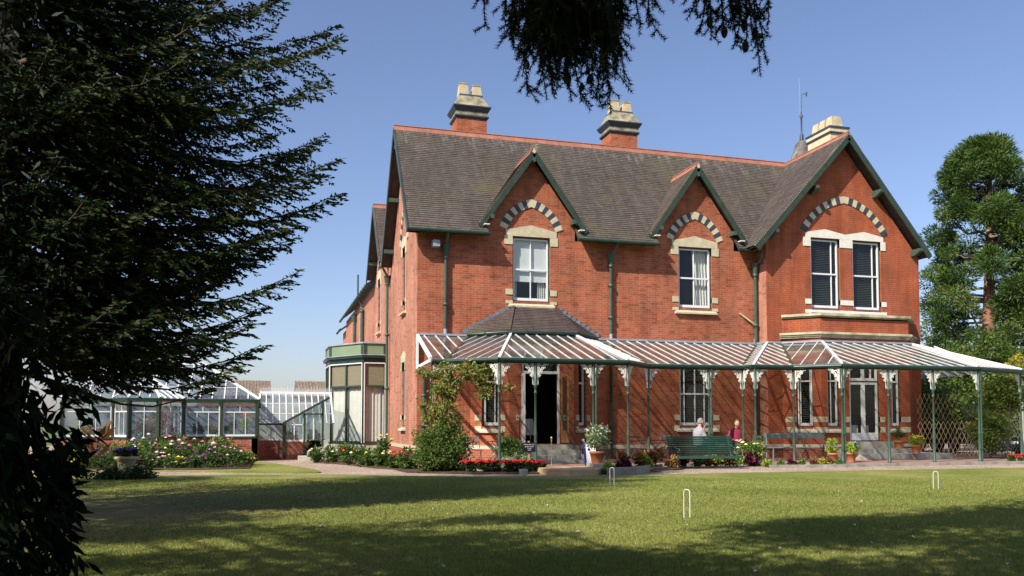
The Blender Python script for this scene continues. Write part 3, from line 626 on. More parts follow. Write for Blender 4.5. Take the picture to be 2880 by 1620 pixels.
# ================================================================== ROOFS
ye, ym, yr, zr = 27.84, 28.325, 31.22, 12.28
k = (zr-7.75)/(yr-ye); zm = 7.75+(ym-ye)*k
mb = MB()
for xa, xb in ((4.4,7.17),(10.40,13.50),(16.74,17.6)): facet(mb, (xa,ye,7.75),(xb,ye,7.75),(xa,ym,zm),(xb,ym,zm), 7)
facet(mb, (4.4,ym,zm),(21.1,ym,zm),(4.4,yr,zr),(21.1,yr,zr), 45)
mb.k = 1
mb.prism([(4.4,ye+.04,7.68),(4.4,yr,zr-.09),(4.4,34.6,7.62),(4.4,34.6,7.74),(4.4,yr,zr),(4.4,ye+.04,7.75+.04*k-.01)], (.02,0,0))
mb.face([(4.4,ym+.02,zm-.08),(21.1,ym+.02,zm-.08),(21.1,yr,zr-.1),(4.4,yr,zr-.1)])
for xa, xb in ((4.4,7.17),(10.40,13.50),(16.74,17.6)): mb.face([(xa,ye+.02,7.66),(xb,ye+.02,7.66),(xb,ym,zm-.09),(xa,ym,zm-.09)])
mb.face([(4.4,yr,zr),(21.1,yr,zr),(21.1,34.6,7.74),(4.4,34.6,7.74)]); mb.face([(4.4,yr,zr-.1),(21.1,yr,zr-.1),(21.1,34.6,7.64),(4.4,34.6,7.64)])
for xa, xb in ((7.17-.02,7.17),(10.40,10.42),(13.48,13.50),(16.74,16.76)):
    mb.prism([(xa,ye,7.66),(xa,ye,7.77),(xa,ym,zm),(xa,ym,zm-.09)], (.02,0,0))
roof = mb.build('roof', [M['tile_main'], M['soffit']], house, 'main roof of weathered brown tiles with pale lichen')
def ridge(p, q, name='ridge_tiles', par=None, w=.15, h=.20, pitch=k):
    p, q = Vector(p), Vector(q); d = (q-p).normalized(); s = d.cross(V(0,0,1)).normalized(); mb = MB(); n = max(1, int((q-p).length/.45)); L_ = (q-p).length
    for i in range(n):
        a = p.lerp(q, i/n)+V(0,0,.004*random.random()); b = p.lerp(q, (i+.985)/n)+V(0,0,.004*random.random())
        for sg in (-1, 1):
            mb.face([a+s*sg*.0+V(0,0,.05), b+V(0,0,.05), b+s*sg*w+V(0,0,.045-w*pitch), a+s*sg*w+V(0,0,.045-w*pitch)])
            mb.face([a+s*sg*w+V(0,0,.045-w*pitch), b+s*sg*w+V(0,0,.045-w*pitch), b+s*sg*w+V(0,0,.02-w*pitch), a+s*sg*w+V(0,0,.02-w*pitch)])
        mb.tube([a+V(0,0,.055), b+V(0,0,.055)], .035, 8)
    return mb.build(name, M['terra'], par or roof)
ridge((4.38,yr,zr), (21.0,yr,zr+.0))
def barge(p, q, w=.05, h=.17, m='green', dn=.12, par=None, name='bargeboard'):
    mb = MB(); mb.beam(V(*p)-V(0,0,dn), V(*q)-V(0,0,dn), w, h); return mb.build(name, M[m], par or roof)
def verge(p, q, nrm, n, par=None):
    mb = MB(); P, Q = Vector(p), Vector(q); nr = Vector(nrm); d = (Q-P)
    for i in range(n):
        a = P+d*(i/n); b = P+d*((i+.62)/n); mb.k = 0; mb.beam(a-V(0,0,.03), b-V(0,0,.03), .05, .035)
    mb.k = 1; mb.beam(P-V(0,0,.002)-nr*.01, Q-V(0,0,.002)-nr*.01, .05, .03)
    return mb.build('verge', [M['cream'], M['tile_dorm']], par or roof)
def bracket(F, a, z, L_=.45):
    mb = MB(); mb.prism([F(a-.07,0,z-.14), F(a-.07,L_*.5,z-.13), F(a-.07,L_,z-.04), F(a-.07,L_,z+.08), F(a-.07,0,z+.08)], F(.14,0,0)-F(0,0,0)); return mb.build('purlin_bracket', M['postgreen'], roof)
# main west gable verge
for (a, b) in (((4.40,ye,7.78),(4.40,yr,zr)), ((4.40,34.6,7.74),(4.40,yr,zr))):
    verge(a, b, (0,0,0), 50); barge((4.385,a[1],a[2]), (4.385,b[1],b[2]), .045, .2)
for z_, yy in ((10.05,32.6),(8.3,33.9),(11.7,31.25)): 
    mb = MB(); mb.box(4.41,4.80,yy-.06,yy+.06,z_-.25,z_-.1); mb.build('purlin_bracket', M['postgreen'], roof)
mb = MB(); mb.face([(4.41,31.22,12.15),(4.79,31.22,12.15),(4.79,34.55,7.6),(4.41,34.55,7.6)]); mb.face([(4.41,31.22,12.15),(4.79,31.22,12.15),(4.79,27.9,7.6),(4.41,27.9,7.6)]); mb.build('soffit', M['soffit'], roof)
# dormers
for c in (C1, C2):
    y0 = 27.98
    mb = MB(); apex = (c, y0, 10.82); yv = ye+(10.82-7.75)/k
    for sg in (-1, 1):
        facet(mb, (c+sg*1.94,y0,8.13), (c+sg*1.94,28.16,8.13), apex, (c,yv+.05,10.82), 29)
        mb.k = 1; mb.face([(c+sg*1.9,y0+.01,8.06),(c+sg*1.9,28.3,8.06),(c,28.3,10.72),(c,y0+.01,10.72)]); mb.k = 0
    dm = mb.build('dormer_roof', [M['tile_dorm'], M['soffit']], house)
    ridge((c,y0-.01,10.83), (c,yv-.15,10.83), par=dm, pitch=1.38)
    for sg in (-1, 1):
        verge((c+sg*1.95,y0-.005,8.14), (c,y0-.005,10.83), (0,0,0), 28, dm)
        barge((c+sg*1.93,y0-.02,8.1), (c,y0-.02,10.79), .045, .18, par=dm, dn=.13)
        b = MB(); b.box(c+sg*1.5-.06,c+sg*1.5+.06,27.93,28.3,8.28,8.42); b.build('purlin_bracket', M['postgreen'], dm)
        b = MB(); b.box(c+sg*1.72-.09,c+sg*1.72+.09,27.8,28.0,8.02,8.05); b.build('lead_flashing', M['blind'], dm)
    b = MB(); b.box(c-.045,c+.045,27.92,28.3,10.36,10.5); b.build('purlin_bracket', M['postgreen'], dm)
    b = MB(); b.frustum(c-.1,c+.1,y0-.04,y0,10.62, c-.02,c+.02,y0-.04,y0,10.84); b.build('finial_block', M['cream'], dm)
# wing roof
wy, wa = 27.2, (21.12, 12.30); kl = (12.3-7.76)/(21.12-17.0); kr = (12.3-7.82)/(24.78-21.12)
mb = MB(); facet(mb, (17.0,wy,7.76), (17.0,27.90,7.76), (21.12,wy,12.3), (21.12,31.35,12.3), 55)
facet(mb, (24.78,37,7.82),(24.78,wy,7.82),(21.12,37,12.3),(21.12,wy,12.3), 50)
mb.k = 1; mb.face([(17.02,wy+.01,7.7),(17.02,28.2,7.7),(21.12,28.2,12.2),(21.12,wy+.01,12.2)]); mb.face([(24.76,wy+.01,7.74),(24.76,28.2,7.74),(21.12,28.2,12.2),(21.12,wy+.01,12.2)])
mb.face([(21.12,31.35,12.25),(21.12,37,12.25),(17.5,37,8.3),(17.5,34.9,8.3)])
wroof = mb.build('wing_roof', [M['tile_side'], M['soffit']], house)
ridge((21.12,wy-.02,12.3), (21.12,36,12.3), par=wroof, pitch=1.1)
for sx, z_, n in ((17.0,7.78,34),(24.79,7.84,34)):
    verge((sx,wy-.005,z_), (21.12,wy-.005,12.32), (0,0,0), n*2, wroof); barge((sx+(.1 if sx<20 else -.05),wy-.02,z_+.02), (21.12,wy-.02,12.27), .045, .2, par=wroof, dn=.15)
for a, z_ in ((19.72,10.12),(22.55,10.2),(17.95,8.35),(24.3,8.0)):
    b = MB(); b.prism([(a-.07,27.66,z_-.2),(a-.07,27.45,z_-.18),(a-.07,27.16,z_-.05),(a-.07,27.16,z_+.06),(a-.07,27.66,z_+.06)], (.14,0,0)); b.build('purlin_bracket', M['postgreen'], wroof)
# second side gable and rear range
mb = MB()
facet(mb, (4.4,35.25,8.0),(9,35.25,8.0),(4.4,37.67,10.93),(9,37.67,10.93), 33)
mb.face([(4.4,37.67,10.93),(9,37.67,10.93),(9,40.05,8.05),(4.4,40.05,8.05)]); mb.k = 1
mb.face([(4.41,37.67,10.83),(4.8,37.67,10.83),(4.8,40.0,7.95),(4.41,40.0,7.95)]); mb.face([(4.41,37.67,10.83),(4.8,37.67,10.83),(4.8,35.3,7.93),(4.41,35.3,7.93)])
groof = mb.build('side_gable_roof', [M['tile_main'], M['soffit']], house)
ridge((4.38,37.67,10.93), (9,37.67,10.93), par=groof, pitch=1.2)
for yy in (35.25, 40.05): verge((4.4,yy,8.03),(4.4,37.67,10.95),(0,0,0),36,groof); barge((4.385,yy,8.0),(4.385,37.67,10.92),.045,.17,par=groof)
mb = MB(); mb.box(4.41,4.8,39.3,39.42,8.55,8.7); mb.build('purlin_bracket', M['postgreen'], groof)
mb = MB(); mb.face([(4.45,40.05,7.85),(4.45,55.5,7.85),(9,55.5,11.5),(9,40.05,11.5)]); mb.face([(4.45,55.2,7.3),(4.45,58,7.3),(8,58,10),(8,55.2,10)]); rr = mb.build('rear_roof', M['tile_side'], house)
mb = MB(); mb.box(4.8,9,55.3,57.6,-.1,7.25); mb.build('rear_wall', brickm('side',pi/2), house)
# gutters and rainwater pipes
for xa, xb in ((4.38,7.2),(10.37,13.52),(16.72,17.35)): gutter([(xa,ye-.045,7.70),(xb,ye-.045,7.70)])
gutter([(17.30,27.80,7.7),(17.25,27.25,7.68)])
gutter([(4.42,34.62,7.66),(4.42,35.3,7.75)]); gutter([(4.42,40.1,7.8),(4.42,55.6,7.8)]); gutter([(4.42,55.2,7.28),(4.42,58,7.28)])
def pipe(x, y, z0, z1, hop=None, m='postgreen', wallside=(0,1), collars=(), r=.05, top=None, lbl=None):
    mb = MB()
    if top: mb.tube(top, .045, 8)
    mb.tube([(x,y,z0),(x,y,z1)], r, 10)
    for c in collars: mb.lathe(x, y, [(r+.02,c-.06),(r+.035,c-.05),(r+.035,c+.03),(r+.02,c+.04)], 12)
    if hop: mb.lathe(x, y, [(r,hop-.32),(r+.02,hop-.26),(r+.055,hop-.1),(r+.075,hop-.02),(r+.075,hop+.08),(r+.095,hop+.09),(r+.095,hop+.12)], 14)
    for c in list(collars)+([hop-.3] if hop else []): mb.box(x-.09, x+.09, y+.0, y+.1, c-.015, c+.015) if wallside == (0,1) else mb.box(x, x+.1, y-.09, y+.09, c-.015, c+.015)
    return mb.build('downpipe', M[m], house, lbl)
pipe(5.75, 28.2, 4.25, 7.0, 7.2, collars=(6.9,5.3), top=[(5.75,27.85,7.66),(5.75,27.9,7.5),(5.75,28.15,7.3)])
pipe(11.77, 28.2, 4.25, 7.0, 7.2, collars=(6.9,6.2,5.05), top=[(11.9,27.85,7.66),(11.85,27.9,7.5),(11.77,28.15,7.3)])
pipe(17.60, 28.15, 4.25, 6.95, 7.15, collars=(6.85,4.95), top=[(17.62,27.72,7.62),(17.66,27.8,7.4),(17.60,28.1,7.2)], r=.06)
mb = MB(); mb.tube([(17.55,28.2,5.0),(17.0,28.27,5.38)], .035); mb.build('waste_pipe', M['mossstone'], house)
for x_ in (5.75, 11.77, 17.60):
    mb = MB(); mb.tube([(x_,28.2,4.2),(x_,28.2,4.45)], .065); mb.build('pipe_collar', M['lead'], house)
pipe(11.77, 28.2, .0, 4.0, m='dkgreen'); pipe(5.02, 28.2, 0, 3.1, collars=(2.2,1.2), r=.05); pipe(17.60, 28.15, 0, 4.0, m='dkgreen')
pipe(4.68, 34.9, 0, 7.1, 7.2, wallside=(1,0), collars=(7.0,4.9,2.7), top=[(4.45,34.65,7.6),(4.55,34.7,7.45),(4.68,34.9,7.3)], r=.055)
pipe(4.68, 44.6, 0, 7.2, wallside=(1,0), collars=(7.1,), top=[(4.45,44.6,9.0),(4.45,44.6,7.9),(4.68,44.6,7.3)], r=.1); pipe(4.68, 48.6, 0, 7.0, 7.3, wallside=(1,0), r=.09)
mb = MB(); mb.box(5.27,5.5,27.95,28.28,7.2,7.42); mb.build('security_light', M['lead'], house)

# ---- chimneys
def chimney(x0, x1, y0, y1, zb, label):
    mb = MB(); mb.box(x0,x1,y0,y1,zb,12.93); c = mb.build('chimney', brickm('main',0), house, label)
    xm0,xm1,ym0,ym1 = x0,x1,y0,y1
    def rg(name, z0, z1, o0, o1, m):
        b = MB(); b.frustum(x0-o0,x1+o0,y0-o0,y1+o0,z0, x0-o1,x1+o1,y0-o1,y1+o1,z1); b.build(name, M[m], c)
    rg('cornice', 12.93,12.99,.02,.07,'blue'); rg('cornice', 12.99,13.04,.07,.07,'blue'); rg('brick_band', 13.04,13.2,.03,.03,'crweath')
    rg('cornice', 13.2,13.28,.05,.10,'blue'); rg('cornice', 13.28,13.36,.10,.15,'blue'); rg('cornice', 13.36,13.40,.15,.15,'blue')
    rg('sloped_cap', 13.40,13.86,.08,-.12,'crweath'); rg('sloped_cap', 13.86,13.93,-.11,-.15,'blue')
    for i in range(2):
        cx = x0+(x1-x0)*(.28+.44*i); cy = (y0+y1)/2-.05
        b = MB(); b.frustum(cx-.2,cx+.2,cy-.2,cy+.2,13.9, cx-.155,cx+.155,cy-.155,cy+.155,14.36-.04*i); b.k=1; b.frustum(cx-.17,cx+.17,cy-.17,cy+.17,14.36-.04*i, cx-.16,cx+.16,cy-.16,cy+.16,14.42-.04*i); b.k=2
        b.box(cx-.1,cx+.1,cy-.1,cy+.1,14.3,14.425-.04*i); b.build('chimney_pot', [M['pot'],M['crweath'],M['dark']], c)
chimney(6.80, 7.98, 31.35, 32.3, 11.6, 'brick chimney with two square pots, nearest the left end of the ridge')
chimney(13.10, 14.28, 31.35, 32.3, 11.6, 'brick chimney with two square pots at the middle of the ridge')
mb = MB(); mb.box(21.2,22.0,28.4,29.85,11.3,12.72); c3 = mb.build('chimney', M['crbrick'], house, 'low cream brick chimney with three pots on the gabled wing')
for nm, z0, z1, o, m in (('cornice',12.72,12.78,.05,'blue'),('brick_band',12.78,12.93,.04,'crbrick'),('cornice',12.93,13.0,.07,'blue')):
    b = MB(); b.box(21.2-o,22+o,28.4-o,29.85+o,z0,z1); b.build(nm, M[m], c3)
for i in range(3):
    cy = 28.68+.45*i; b = MB(); b.frustum(21.32,21.85,cy-.2,cy+.2,13.0, 21.38,21.79,cy-.16,cy+.16,13.46); b.build('chimney_pot', M['pot'], c3)
# ---- turret with finial
mb = MB()
mb.lathe(24.5,35,[(1.15,12.6),(.62,13.75),(.36,14.35),(.30,14.62),(.16,14.8)],16); tw = mb.build('turret_roof', M['tile_side'], house)
mb = MB(); mb.lathe(24.5,35,[(.34,14.42),(.27,14.66),(.1,14.84)],14); mb.build('lead_cap', M['blue'], tw)
mb = MB(); mb.lathe(24.52,35,[(.10,14.8),(.09,15.1),(.04,15.2),(.035,15.9),(.07,15.95),(.035,16.0),(.03,16.25)],8)
mb.tube([(24.5,35,16.1),(24.56,35,17.1),(24.62,35,17.15),(24.82,35,17.14)], .014, 6); mb.tube([(24.82,35,17.05),(24.83,35,17.25)], .035, 6)
for a in range(4): mb.tube([(24.52,35,15.95),(24.52+.12*cos(a*1.57),35+.12*sin(a*1.57),16.05)], .012, 5)
mb.build('finial', M['blue'], tw)
mb = MB(); mb.tube([(24.46,35,16.0),(24.43,35,17.9)], .011, 6); mb.build('aerial', M['lead'], tw)
mb = MB(); mb.lathe(24.5,35,[(1.1,7),(1.1,12.7)],16); mb.build('turret_wall', brickm('main',0), house)

# ---- green painted timber bay on the side wall
SBp = [(4.8,41.6),(2.6,40.1),(2.62,37.95),(3.85,36.0),(4.8,36.0)]
def strip(name, z0, z1, o, m, cut=None, par=None): return band(name, SBp, z0, z1, o, m, par=par)
mb = MB(); mb.prism([(x,y,-.14) for x,y in SBp], (0,0,.55)); mb.build('bay_plinth', M['stone'], house)
strip('cornice', 3.84, 4.02, .03, M['dkgreen']); strip('cornice', 4.02, 4.12, .14, M['dkgreen']); strip('cornice', 4.12, 4.15, .17, M['lead'])
strip('bay_parapet', 4.15, 4.62, .02, M['sage']); strip('cornice', 4.62, 4.68, .08, M['lead'])
mb = MB(); mb.prism([(x,y,4.55) for x,y in SBp], (0,0,.06)); mb.build('bay_lead_roof', M['lead'], house)
for i in range(3):
    p, q = SBp[i+1], SBp[i+2]; F_, L_ = seg(p, q)
    for a in (.0, L_-.12): mb = MB(); mb.fbox(F_, a+.0, a+.12, .025, .045, 4.17, 4.6); mb.build('parapet_stile', M['green'], house)
M['stain'] = plain('stained_glass', (.36,.37,.24), .3, .4, 14, col2=(.20,.15,.10))
for i, (p, q) in enumerate(zip(SBp[1:-1], SBp[2:])):
    F_, L_ = seg(p, q); nl = 1 if L_ < 1.2 else 2
    mb = MB(); mb.face([F_(0,-.04,.45),F_(L_,-.04,.45),F_(L_,-.04,2.83),F_(0,-.04,2.83)]); mb.k = 1; mb.face([F_(0,-.04,2.83),F_(L_,-.04,2.83),F_(L_,-.04,3.84),F_(0,-.04,3.84)])
    w = mb.build('window', [M['wglass'], M['stain']], house)
    mb = MB(); e = .09
    for (a, b) in ((0,e),(L_-e,L_)): mb.fbox(F_, a, b, -.06, .04, .41, 3.84)
    mb.fbox(F_, e, L_-e, -.06, .035, .41, .52); mb.fbox(F_, e, L_-e, -.06, .035, 3.76, 3.84); mb.fbox(F_, e, L_-e, -.06, .03, 2.8, 2.87)
    if nl == 2: mb.fbox(F_, L_/2-.04, L_/2+.04, -.06, .032, .52, 3.76)
    mb.k = 1
    for (a, b) in ((0.02,.06),(L_-.06,L_-.02)): mb.fbox(F_, a, b, .04, .05, .45, 3.8)
    mb.fbox(F_, .06, L_-.06, .035, .045, 3.78, 3.82)
    mb.build('frame', [M['green'], M['white']], w)
    mb = MB(); n = 60; vs = []
    for j in range(n+1):
        t = j/n
        for zz in (.5, 1.7, 2.85): vs.append(F_(.08+(L_-.16)*t, -.14+.014*sin(t*L_*34)+.012*sin(t*L_*19), zz))
    mb.mesh(vs, [(j*3+c_, j*3+3+c_, j*3+4+c_, j*3+1+c_) for j in range(n) for c_ in range(2)], True); mb.build('curtain', M['curtain'], w)
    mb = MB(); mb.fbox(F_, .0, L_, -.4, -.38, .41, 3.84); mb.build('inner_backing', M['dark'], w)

# ================================================================== VERANDAH
ver = thing('verandah', 'glass roofed verandah on slender green iron posts with white scrollwork brackets along the house front', 'verandah', (13, 24, 0))
ZG, ZT = 3.14, 4.22
GB = [(4.62,24.75),(5.10,24.75),(6.38,23.55),(10.38,23.55),(11.58,24.75),(14.98,24.75),(15.0,24.15),(16.45,24.15),(17.52,23.1),(22.86,23.1),(25.6,23.95)]
GT = [(4.82,28.2),(6.55,28.2),(7.72,27.02),(9.98,27.02),(11.2,28.2),(17.66,28.2),(17.70,27.56),(18.3,27.56),(19.33,26.58),(23.24,26.58),(23.3,26.6)]
FAC = []   # facets: bottom pair, top pair
idx = [(0,1,0,1),(1,2,1,2),(2,3,2,3),(3,4,3,4),(4,5,4,5),(5,6,5,6),(6,7,6,7),(7,8,7,8),(8,9,8,9),(9,10,9,10)]
mbg = MB(); bars = MB(); clips = MB()
for (b0,b1,t0,t1) in idx:
    B0 = Vector(GB[b0]+(ZG,)); B1 = Vector(GB[b1]+(ZG,)); T0 = Vector(GT[t0]+(ZT,)); T1 = Vector(GT[t1]+(ZT,))
    mbg.face([B0,B1,T1,T0]); u = (B1-B0).normalized(); n = u.cross((T0+T1)/2-(B0+B1)/2).normalized(); s = n.cross(u)
    poly = [B0,B1,T1,T0]; P2 = [((p-B0).dot(u),(p-B0).dot(s)) for p in poly]
    xs = [p[0] for p in P2]; lo, hi = min(xs), max(xs); sp = .44 if b0 >= 8 else (.37 if (b0 not in (1,3,7)) else .40); nb = max(1, round((hi-lo)/sp))
    for i in range(1, nb):
        x = lo+(hi-lo)*i/nb; ys = []
        for q in range(4):
            (xa,ya),(xb,yb) = P2[q], P2[(q+1)%4]
            if (xa-x)*(xb-x) < 0: ys.append(ya+(yb-ya)*(x-xa)/(xb-xa))
        if len(ys) >= 2 and max(ys)-min(ys) > .15:
            p = B0+u*x+s*(min(ys)-.02); q = B0+u*x+s*max(ys); bars.beam(p+n*.008, q+n*.008, .034, .022, n)
            if min(ys) < .05:
                clips.beam(p-n*.03-s*.03, p+n*.05-s*.03, .03, .03)
    clips.beam(B0+V(0,0,-.0)+n*.01, B1+n*.01, .02, .03)
mbg.build('roof_glass', M['cglass'], ver); bars.build('glazing_bars', M['dirtywhite'], ver); clips.build('glazing_clips', M['lead'], ver)
for i, j in ((2,2),(3,3),(6,6),(8,8),(9,9)):
    mb = MB(); a = Vector(GB[i]+(ZG+.03,)); b = Vector(GT[j]+(ZT+.03,)); mb.beam(a, b, .08, .05); mb.build('hip_bar', M['white'], ver)
mb = MB()
for i, j in ((1,1),(4,4),(5,5),(7,7)):
    mb.beam(Vector(GB[i]+(ZG+.0,)), Vector(GT[j]+(ZT+.0,)), .09, .05)
mb.build('valley_gutter', M['green'], ver)
mb = MB()   # mid purlin line with studs
for (b0,b1,t0,t1) in idx[:-1]:
    B0 = Vector(GB[b0]+(ZG,)).lerp(Vector(GT[t0]+(ZT,)), .52); B1 = Vector(GB[b1]+(ZG,)).lerp(Vector(GT[t1]+(ZT,)), .52); mb.beam(B0-V(0,0,.03), B1-V(0,0,.03), .025, .03)
mb.build('purlin', M['lead'], ver)
mb = MB()
for a, b in zip(GT[:9], GT[1:10]): mb.beam(Vector(a+(ZT+.03,)), Vector(b+(ZT+.03,)), .16, .07)
mb.build('flashing', M['lead'], ver)
mb = MB()
for a, b in zip(GB[:-1], GB[1:]):
    d = Vector((b[0]-a[0], b[1]-a[1], 0)).normalized(); nn = Vector((d.y,-d.x,0))
    mb.tube([Vector(a+(ZG-.05,))+nn*.05, Vector(b+(ZG-.05,))+nn*.05], .062, 10); mb.beam(Vector(a+(ZG-.085,))-nn*.02, Vector(b+(ZG-.085,))-nn*.02, .07, .12)
mb.build('gutter', M['dkgreen'], ver)
mb = MB()   # white end frame at the west corner
A = V(4.80,28.22,4.2); Bq = V(4.80,28.22,3.12); Cq = V(4.62,24.8,3.12)
mb.beam(A, Bq+V(0,0,-.05), .07, .1, (0,1,0)); mb.beam(Bq, Cq, .08, .1); mb.beam(A, Cq+V(0,0,.06), .08, .11)
mb.build('end_frame', M['white'], ver)
# return roof along the right-hand side of the wing
mb = MB(); mb.face([(25.6,23.95,ZG),(27.0,33,ZG),(24.7,33,ZT),(24.7,27.7,ZT),(23.3,26.6,ZT)]); mb.build('roof_glass', M['cglass'], ver)
mb = MB()
for i in range(14):
    y = 25+i*.6; mb.beam((25.6+(y-23.95)*.155,y,ZG+.02),(24.66,max(27.0,y),ZT), .045,.05)
mb.beam((25.6,23.95,ZG+.03),(23.27,26.6,ZT+.03),.1,.07); mb.beam((24.7,33,ZG-.02),(27,33,ZG-.02),.08,.14); mb.beam((24.7,33,ZT),(27,33,ZG),.06,.08)
mb.build('glazing_bars', M['white'], ver)
def bracket_mesh(w, h=.66):
    mb = MB(); t = .012
    def plate(pts, r): mb.tube([(x, 0, z) for x, z in pts], r, 5, cap=True)
    arc = [(.03+(w-.03)*(1-cos(a)) , h*sin(a)) for a in np.linspace(0, pi/2, 12)]
    def band2(pts, wd):
        P = [Vector((x,0,z)) for x, z in pts]
        for a, b in zip(P[:-1], P[1:]): mb.beam(a, b, .024, wd, (0,0,1)) if abs((b-a).normalized().z) < .9 else mb.beam(a, b, .024, wd, (1,0,0))
    band2([(.03,0)]+arc[1:], .032); band2([(.045,.02),(.045,h)], .03); band2([(.03,h-.01),(w,h-.01)], .025)
    def ring(cx, cz, r, rr=.013): mb.tube([(cx+r*cos(a), 0, cz+r*sin(a)) for a in np.linspace(0, 2*pi, 13)], rr, 5, cap=False)
    ring(.155, h-.16, .068, .014); ring(.255*w/.42, h-.075, .038); ring(.07, h-.06, .03); ring(.34*w/.42, h-.05, .026); ring(.085, h-.27, .034); ring(.16, h-.275, .022); ring(.25*w/.42, h-.155, .02)
    sp_ = [(.09+.045*(1-k_/20)*cos(k_*.5), h-.40+.05*(1-k_/22)*sin(k_*.5)) for k_ in range(20)]; plate(sp_, .011)
    return mb
BRK = {}
posts = [  # x, y, bracket directions (radians), downpipe beside it
 (4.62,24.75,(0,),0),(5.10,24.75,(-.78,pi),0),(6.38,23.55,(0,pi-.78),0),(7.46,23.55,(0,pi),0),(9.25,23.55,(0,pi),1),(10.36,23.55,(pi,.78),0),(11.58,24.75,(0,pi+.78),0),(13.72,24.75,(0,pi),1),
 (14.96,24.75,(pi,-pi/2),0),(15.04,24.15,(0,pi/2),0),(16.45,24.15,(pi,-.78),0),(17.5,23.1,(0,pi-.78),1),(19.25,23.1,(0,pi),0),(21.0,23.1,(0,pi),0),(22.84,23.1,(pi,.3),1),(25.55,24.0,(pi+.3,),0)]
for (x, y, dirs, dp) in posts:
    mb = MB(); mb.lathe(x, y, [(.06,0),(.06,.05),(.047,.07),(.044,.9),(.048,.92),(.048,.96),(.035,1.02),(.031,2.12),(.045,2.13),(.045,2.17),(.033,2.19),(.033,2.27),(.04,2.28),(.056,2.36),(.057,2.40),(.038,2.41),(.038,3.02)], 14)
    p = mb.build('post', M['postgreen'], ver)
    for d in dirs:
        w = .42; b = bracket_mesh(w); b.v = [(x+.03*cos(d)+v[0]*cos(d)-v[1]*sin(d), y+.03*sin(d)+v[0]*sin(d)+v[1]*cos(d), v[2]+2.38) for v in b.v]
        b.build('bracket', M['iron'], p)
    if dp:
        mb = MB(); ox = .09; mb.tube([(x+.05,y-.06,3.02),(x+.12,y-.04,2.9),(x+ox,y,2.75),(x+ox,y,.0)], .032, 10); mb.tube([(x+ox,y,.92),(x+ox,y,.98)], .055, 10); mb.tube([(x+ox,y,2.68),(x+ox,y,2.74)], .055, 10)
        mb.box(x-.06, x+ox+.05, y-.062, y-.05, .42, .44)
        mb.build('downpipe', M['postgreen'], ver)
# small fire-notice plate is left off; steps to the two doors
st = thing('garden_steps', 'worn grey stone steps with black handrails up to the open bay door', 'steps', (8.8,26,0))
for x0,x1,y0,z0,z1 in ((7.9,9.8,26.75,.40,.56),(7.85,9.95,26.4,.24,.40),(7.6,10.2,26.0,.10,.24),(7.5,10.3,25.55,0.005,.10)):
    mb = MB(); mb.box(x0,x1,y0,27.2,z0,z1-.002); mb.build('step', M['step'], st)
for x in (7.95, 9.6):
    mb = MB(); mb.tube([(x,25.6,.02),(x,25.6,.95),(x,26.9,1.45),(x,27.1,1.45)], .017, 6); mb.tube([(x,26.85,.55),(x,26.85,1.43)], .013, 6); mb.tube([(x,25.6,.5),(x,26.85,1.0)], .012, 6); mb.build('handrail', M['black'], st)
dt_ = thing('dining_table', 'table under a pale cloth just inside the open doorway of the left bay', 'table', (8.5,28.6,.6))
mb = MB(); n_ = 40; vs = []
for i in range(n_):
    a = 2*pi*i/n_
    for rr_, zz in ((.42,1.42),(.45+.02*sin(a*9),1.2),(.47+.035*sin(a*9),.86)): vs.append((8.55+rr_*cos(a), 28.6+rr_*.8*sin(a), zz))
mb.mesh(vs, [(i*3+k_, ((i+1)%n_)*3+k_, ((i+1)%n_)*3+k_+1, i*3+k_+1) for i in range(n_) for k_ in range(2)], True); mb.face([vs[i*3] for i in range(n_)]); mb.build('tablecloth', M['blind'], dt_)
for a_ in (-.3,.3):
    mb = MB(); mb.box(8.55+a_-.02,8.55+a_+.02,28.5,28.54,.45,1.4); mb.build('leg', M['wood'], dt_)
st = thing('garden_steps', 'pale stone steps up to the white french doors of the right bay', 'steps', (21.2,25.6,0))
for x0,x1,y0,z0,z1 in ((20.3,22.2,26.25,.36,.60),(20.0,22.7,25.75,.20,.36),(19.7,23.6,25.1,.005,.20)):
    mb = MB(); mb.box(x0,x1,y0,26.67,z0,z1-.002); mb.build('step', M['step'], st)
mb = MB(); mb.prism([(x,y,-.13) for x,y in ((7.25,21.75),(7.7,21.35),(8.5,21.35),(8.75,21.7),(8.8,23.1),(7.25,23.1))], (0,0,.165)); tag(mb.build('stone_slab', M['slab']), 'large worn sandstone slab forming the lowest step at the verandah edge', 'slab')
mb = MB(); mb.box(8.85,9.3,22.55,23.1,-.13,.12); tag(mb.build('stone_block', M['stone']), 'pale square stone block under the terracotta pot of white flowers', 'block')
mb = MB(); mb.beam((8.8,21.35,-.03),(9.6,21.45,-.03),.12,.22); mb.beam((9.6,21.45,-.03),(10.35,22.15,-.03),.12,.22); mb.beam((10.35,22.2,-.06),(10.4,23.2,-.06),.12,.14)
tag(mb.build('stone_edging', M['kerb']), 'low stone edging round the coleus bed by the sandstone slab', 'edging')
mb = MB(); mb.prism([(x,y,-.13) for x,y in ((8.85,21.45),(9.6,21.5),(10.3,22.2),(10.35,23.15),(8.85,23.15))], (0,0,.12)); struct(mb.build('soil', M['soil']))
mb = MB(); mb.prism([(x,y,-.13) for x,y in ((10.4,22.9),(14.6,23.2),(14.7,24.3),(11.75,24.3),(10.4,23.3))], (0,0,.05)); struct(mb.build('soil', M['soil']))
mb = MB(); mb.prism([(x,y,-.13) for x,y in ((14.7,22.9),(17.1,22.6),(17.2,22.65),(16.2,23.7),(14.8,23.7))], (0,0,.06)); struct(mb.build('soil', M['soil']))
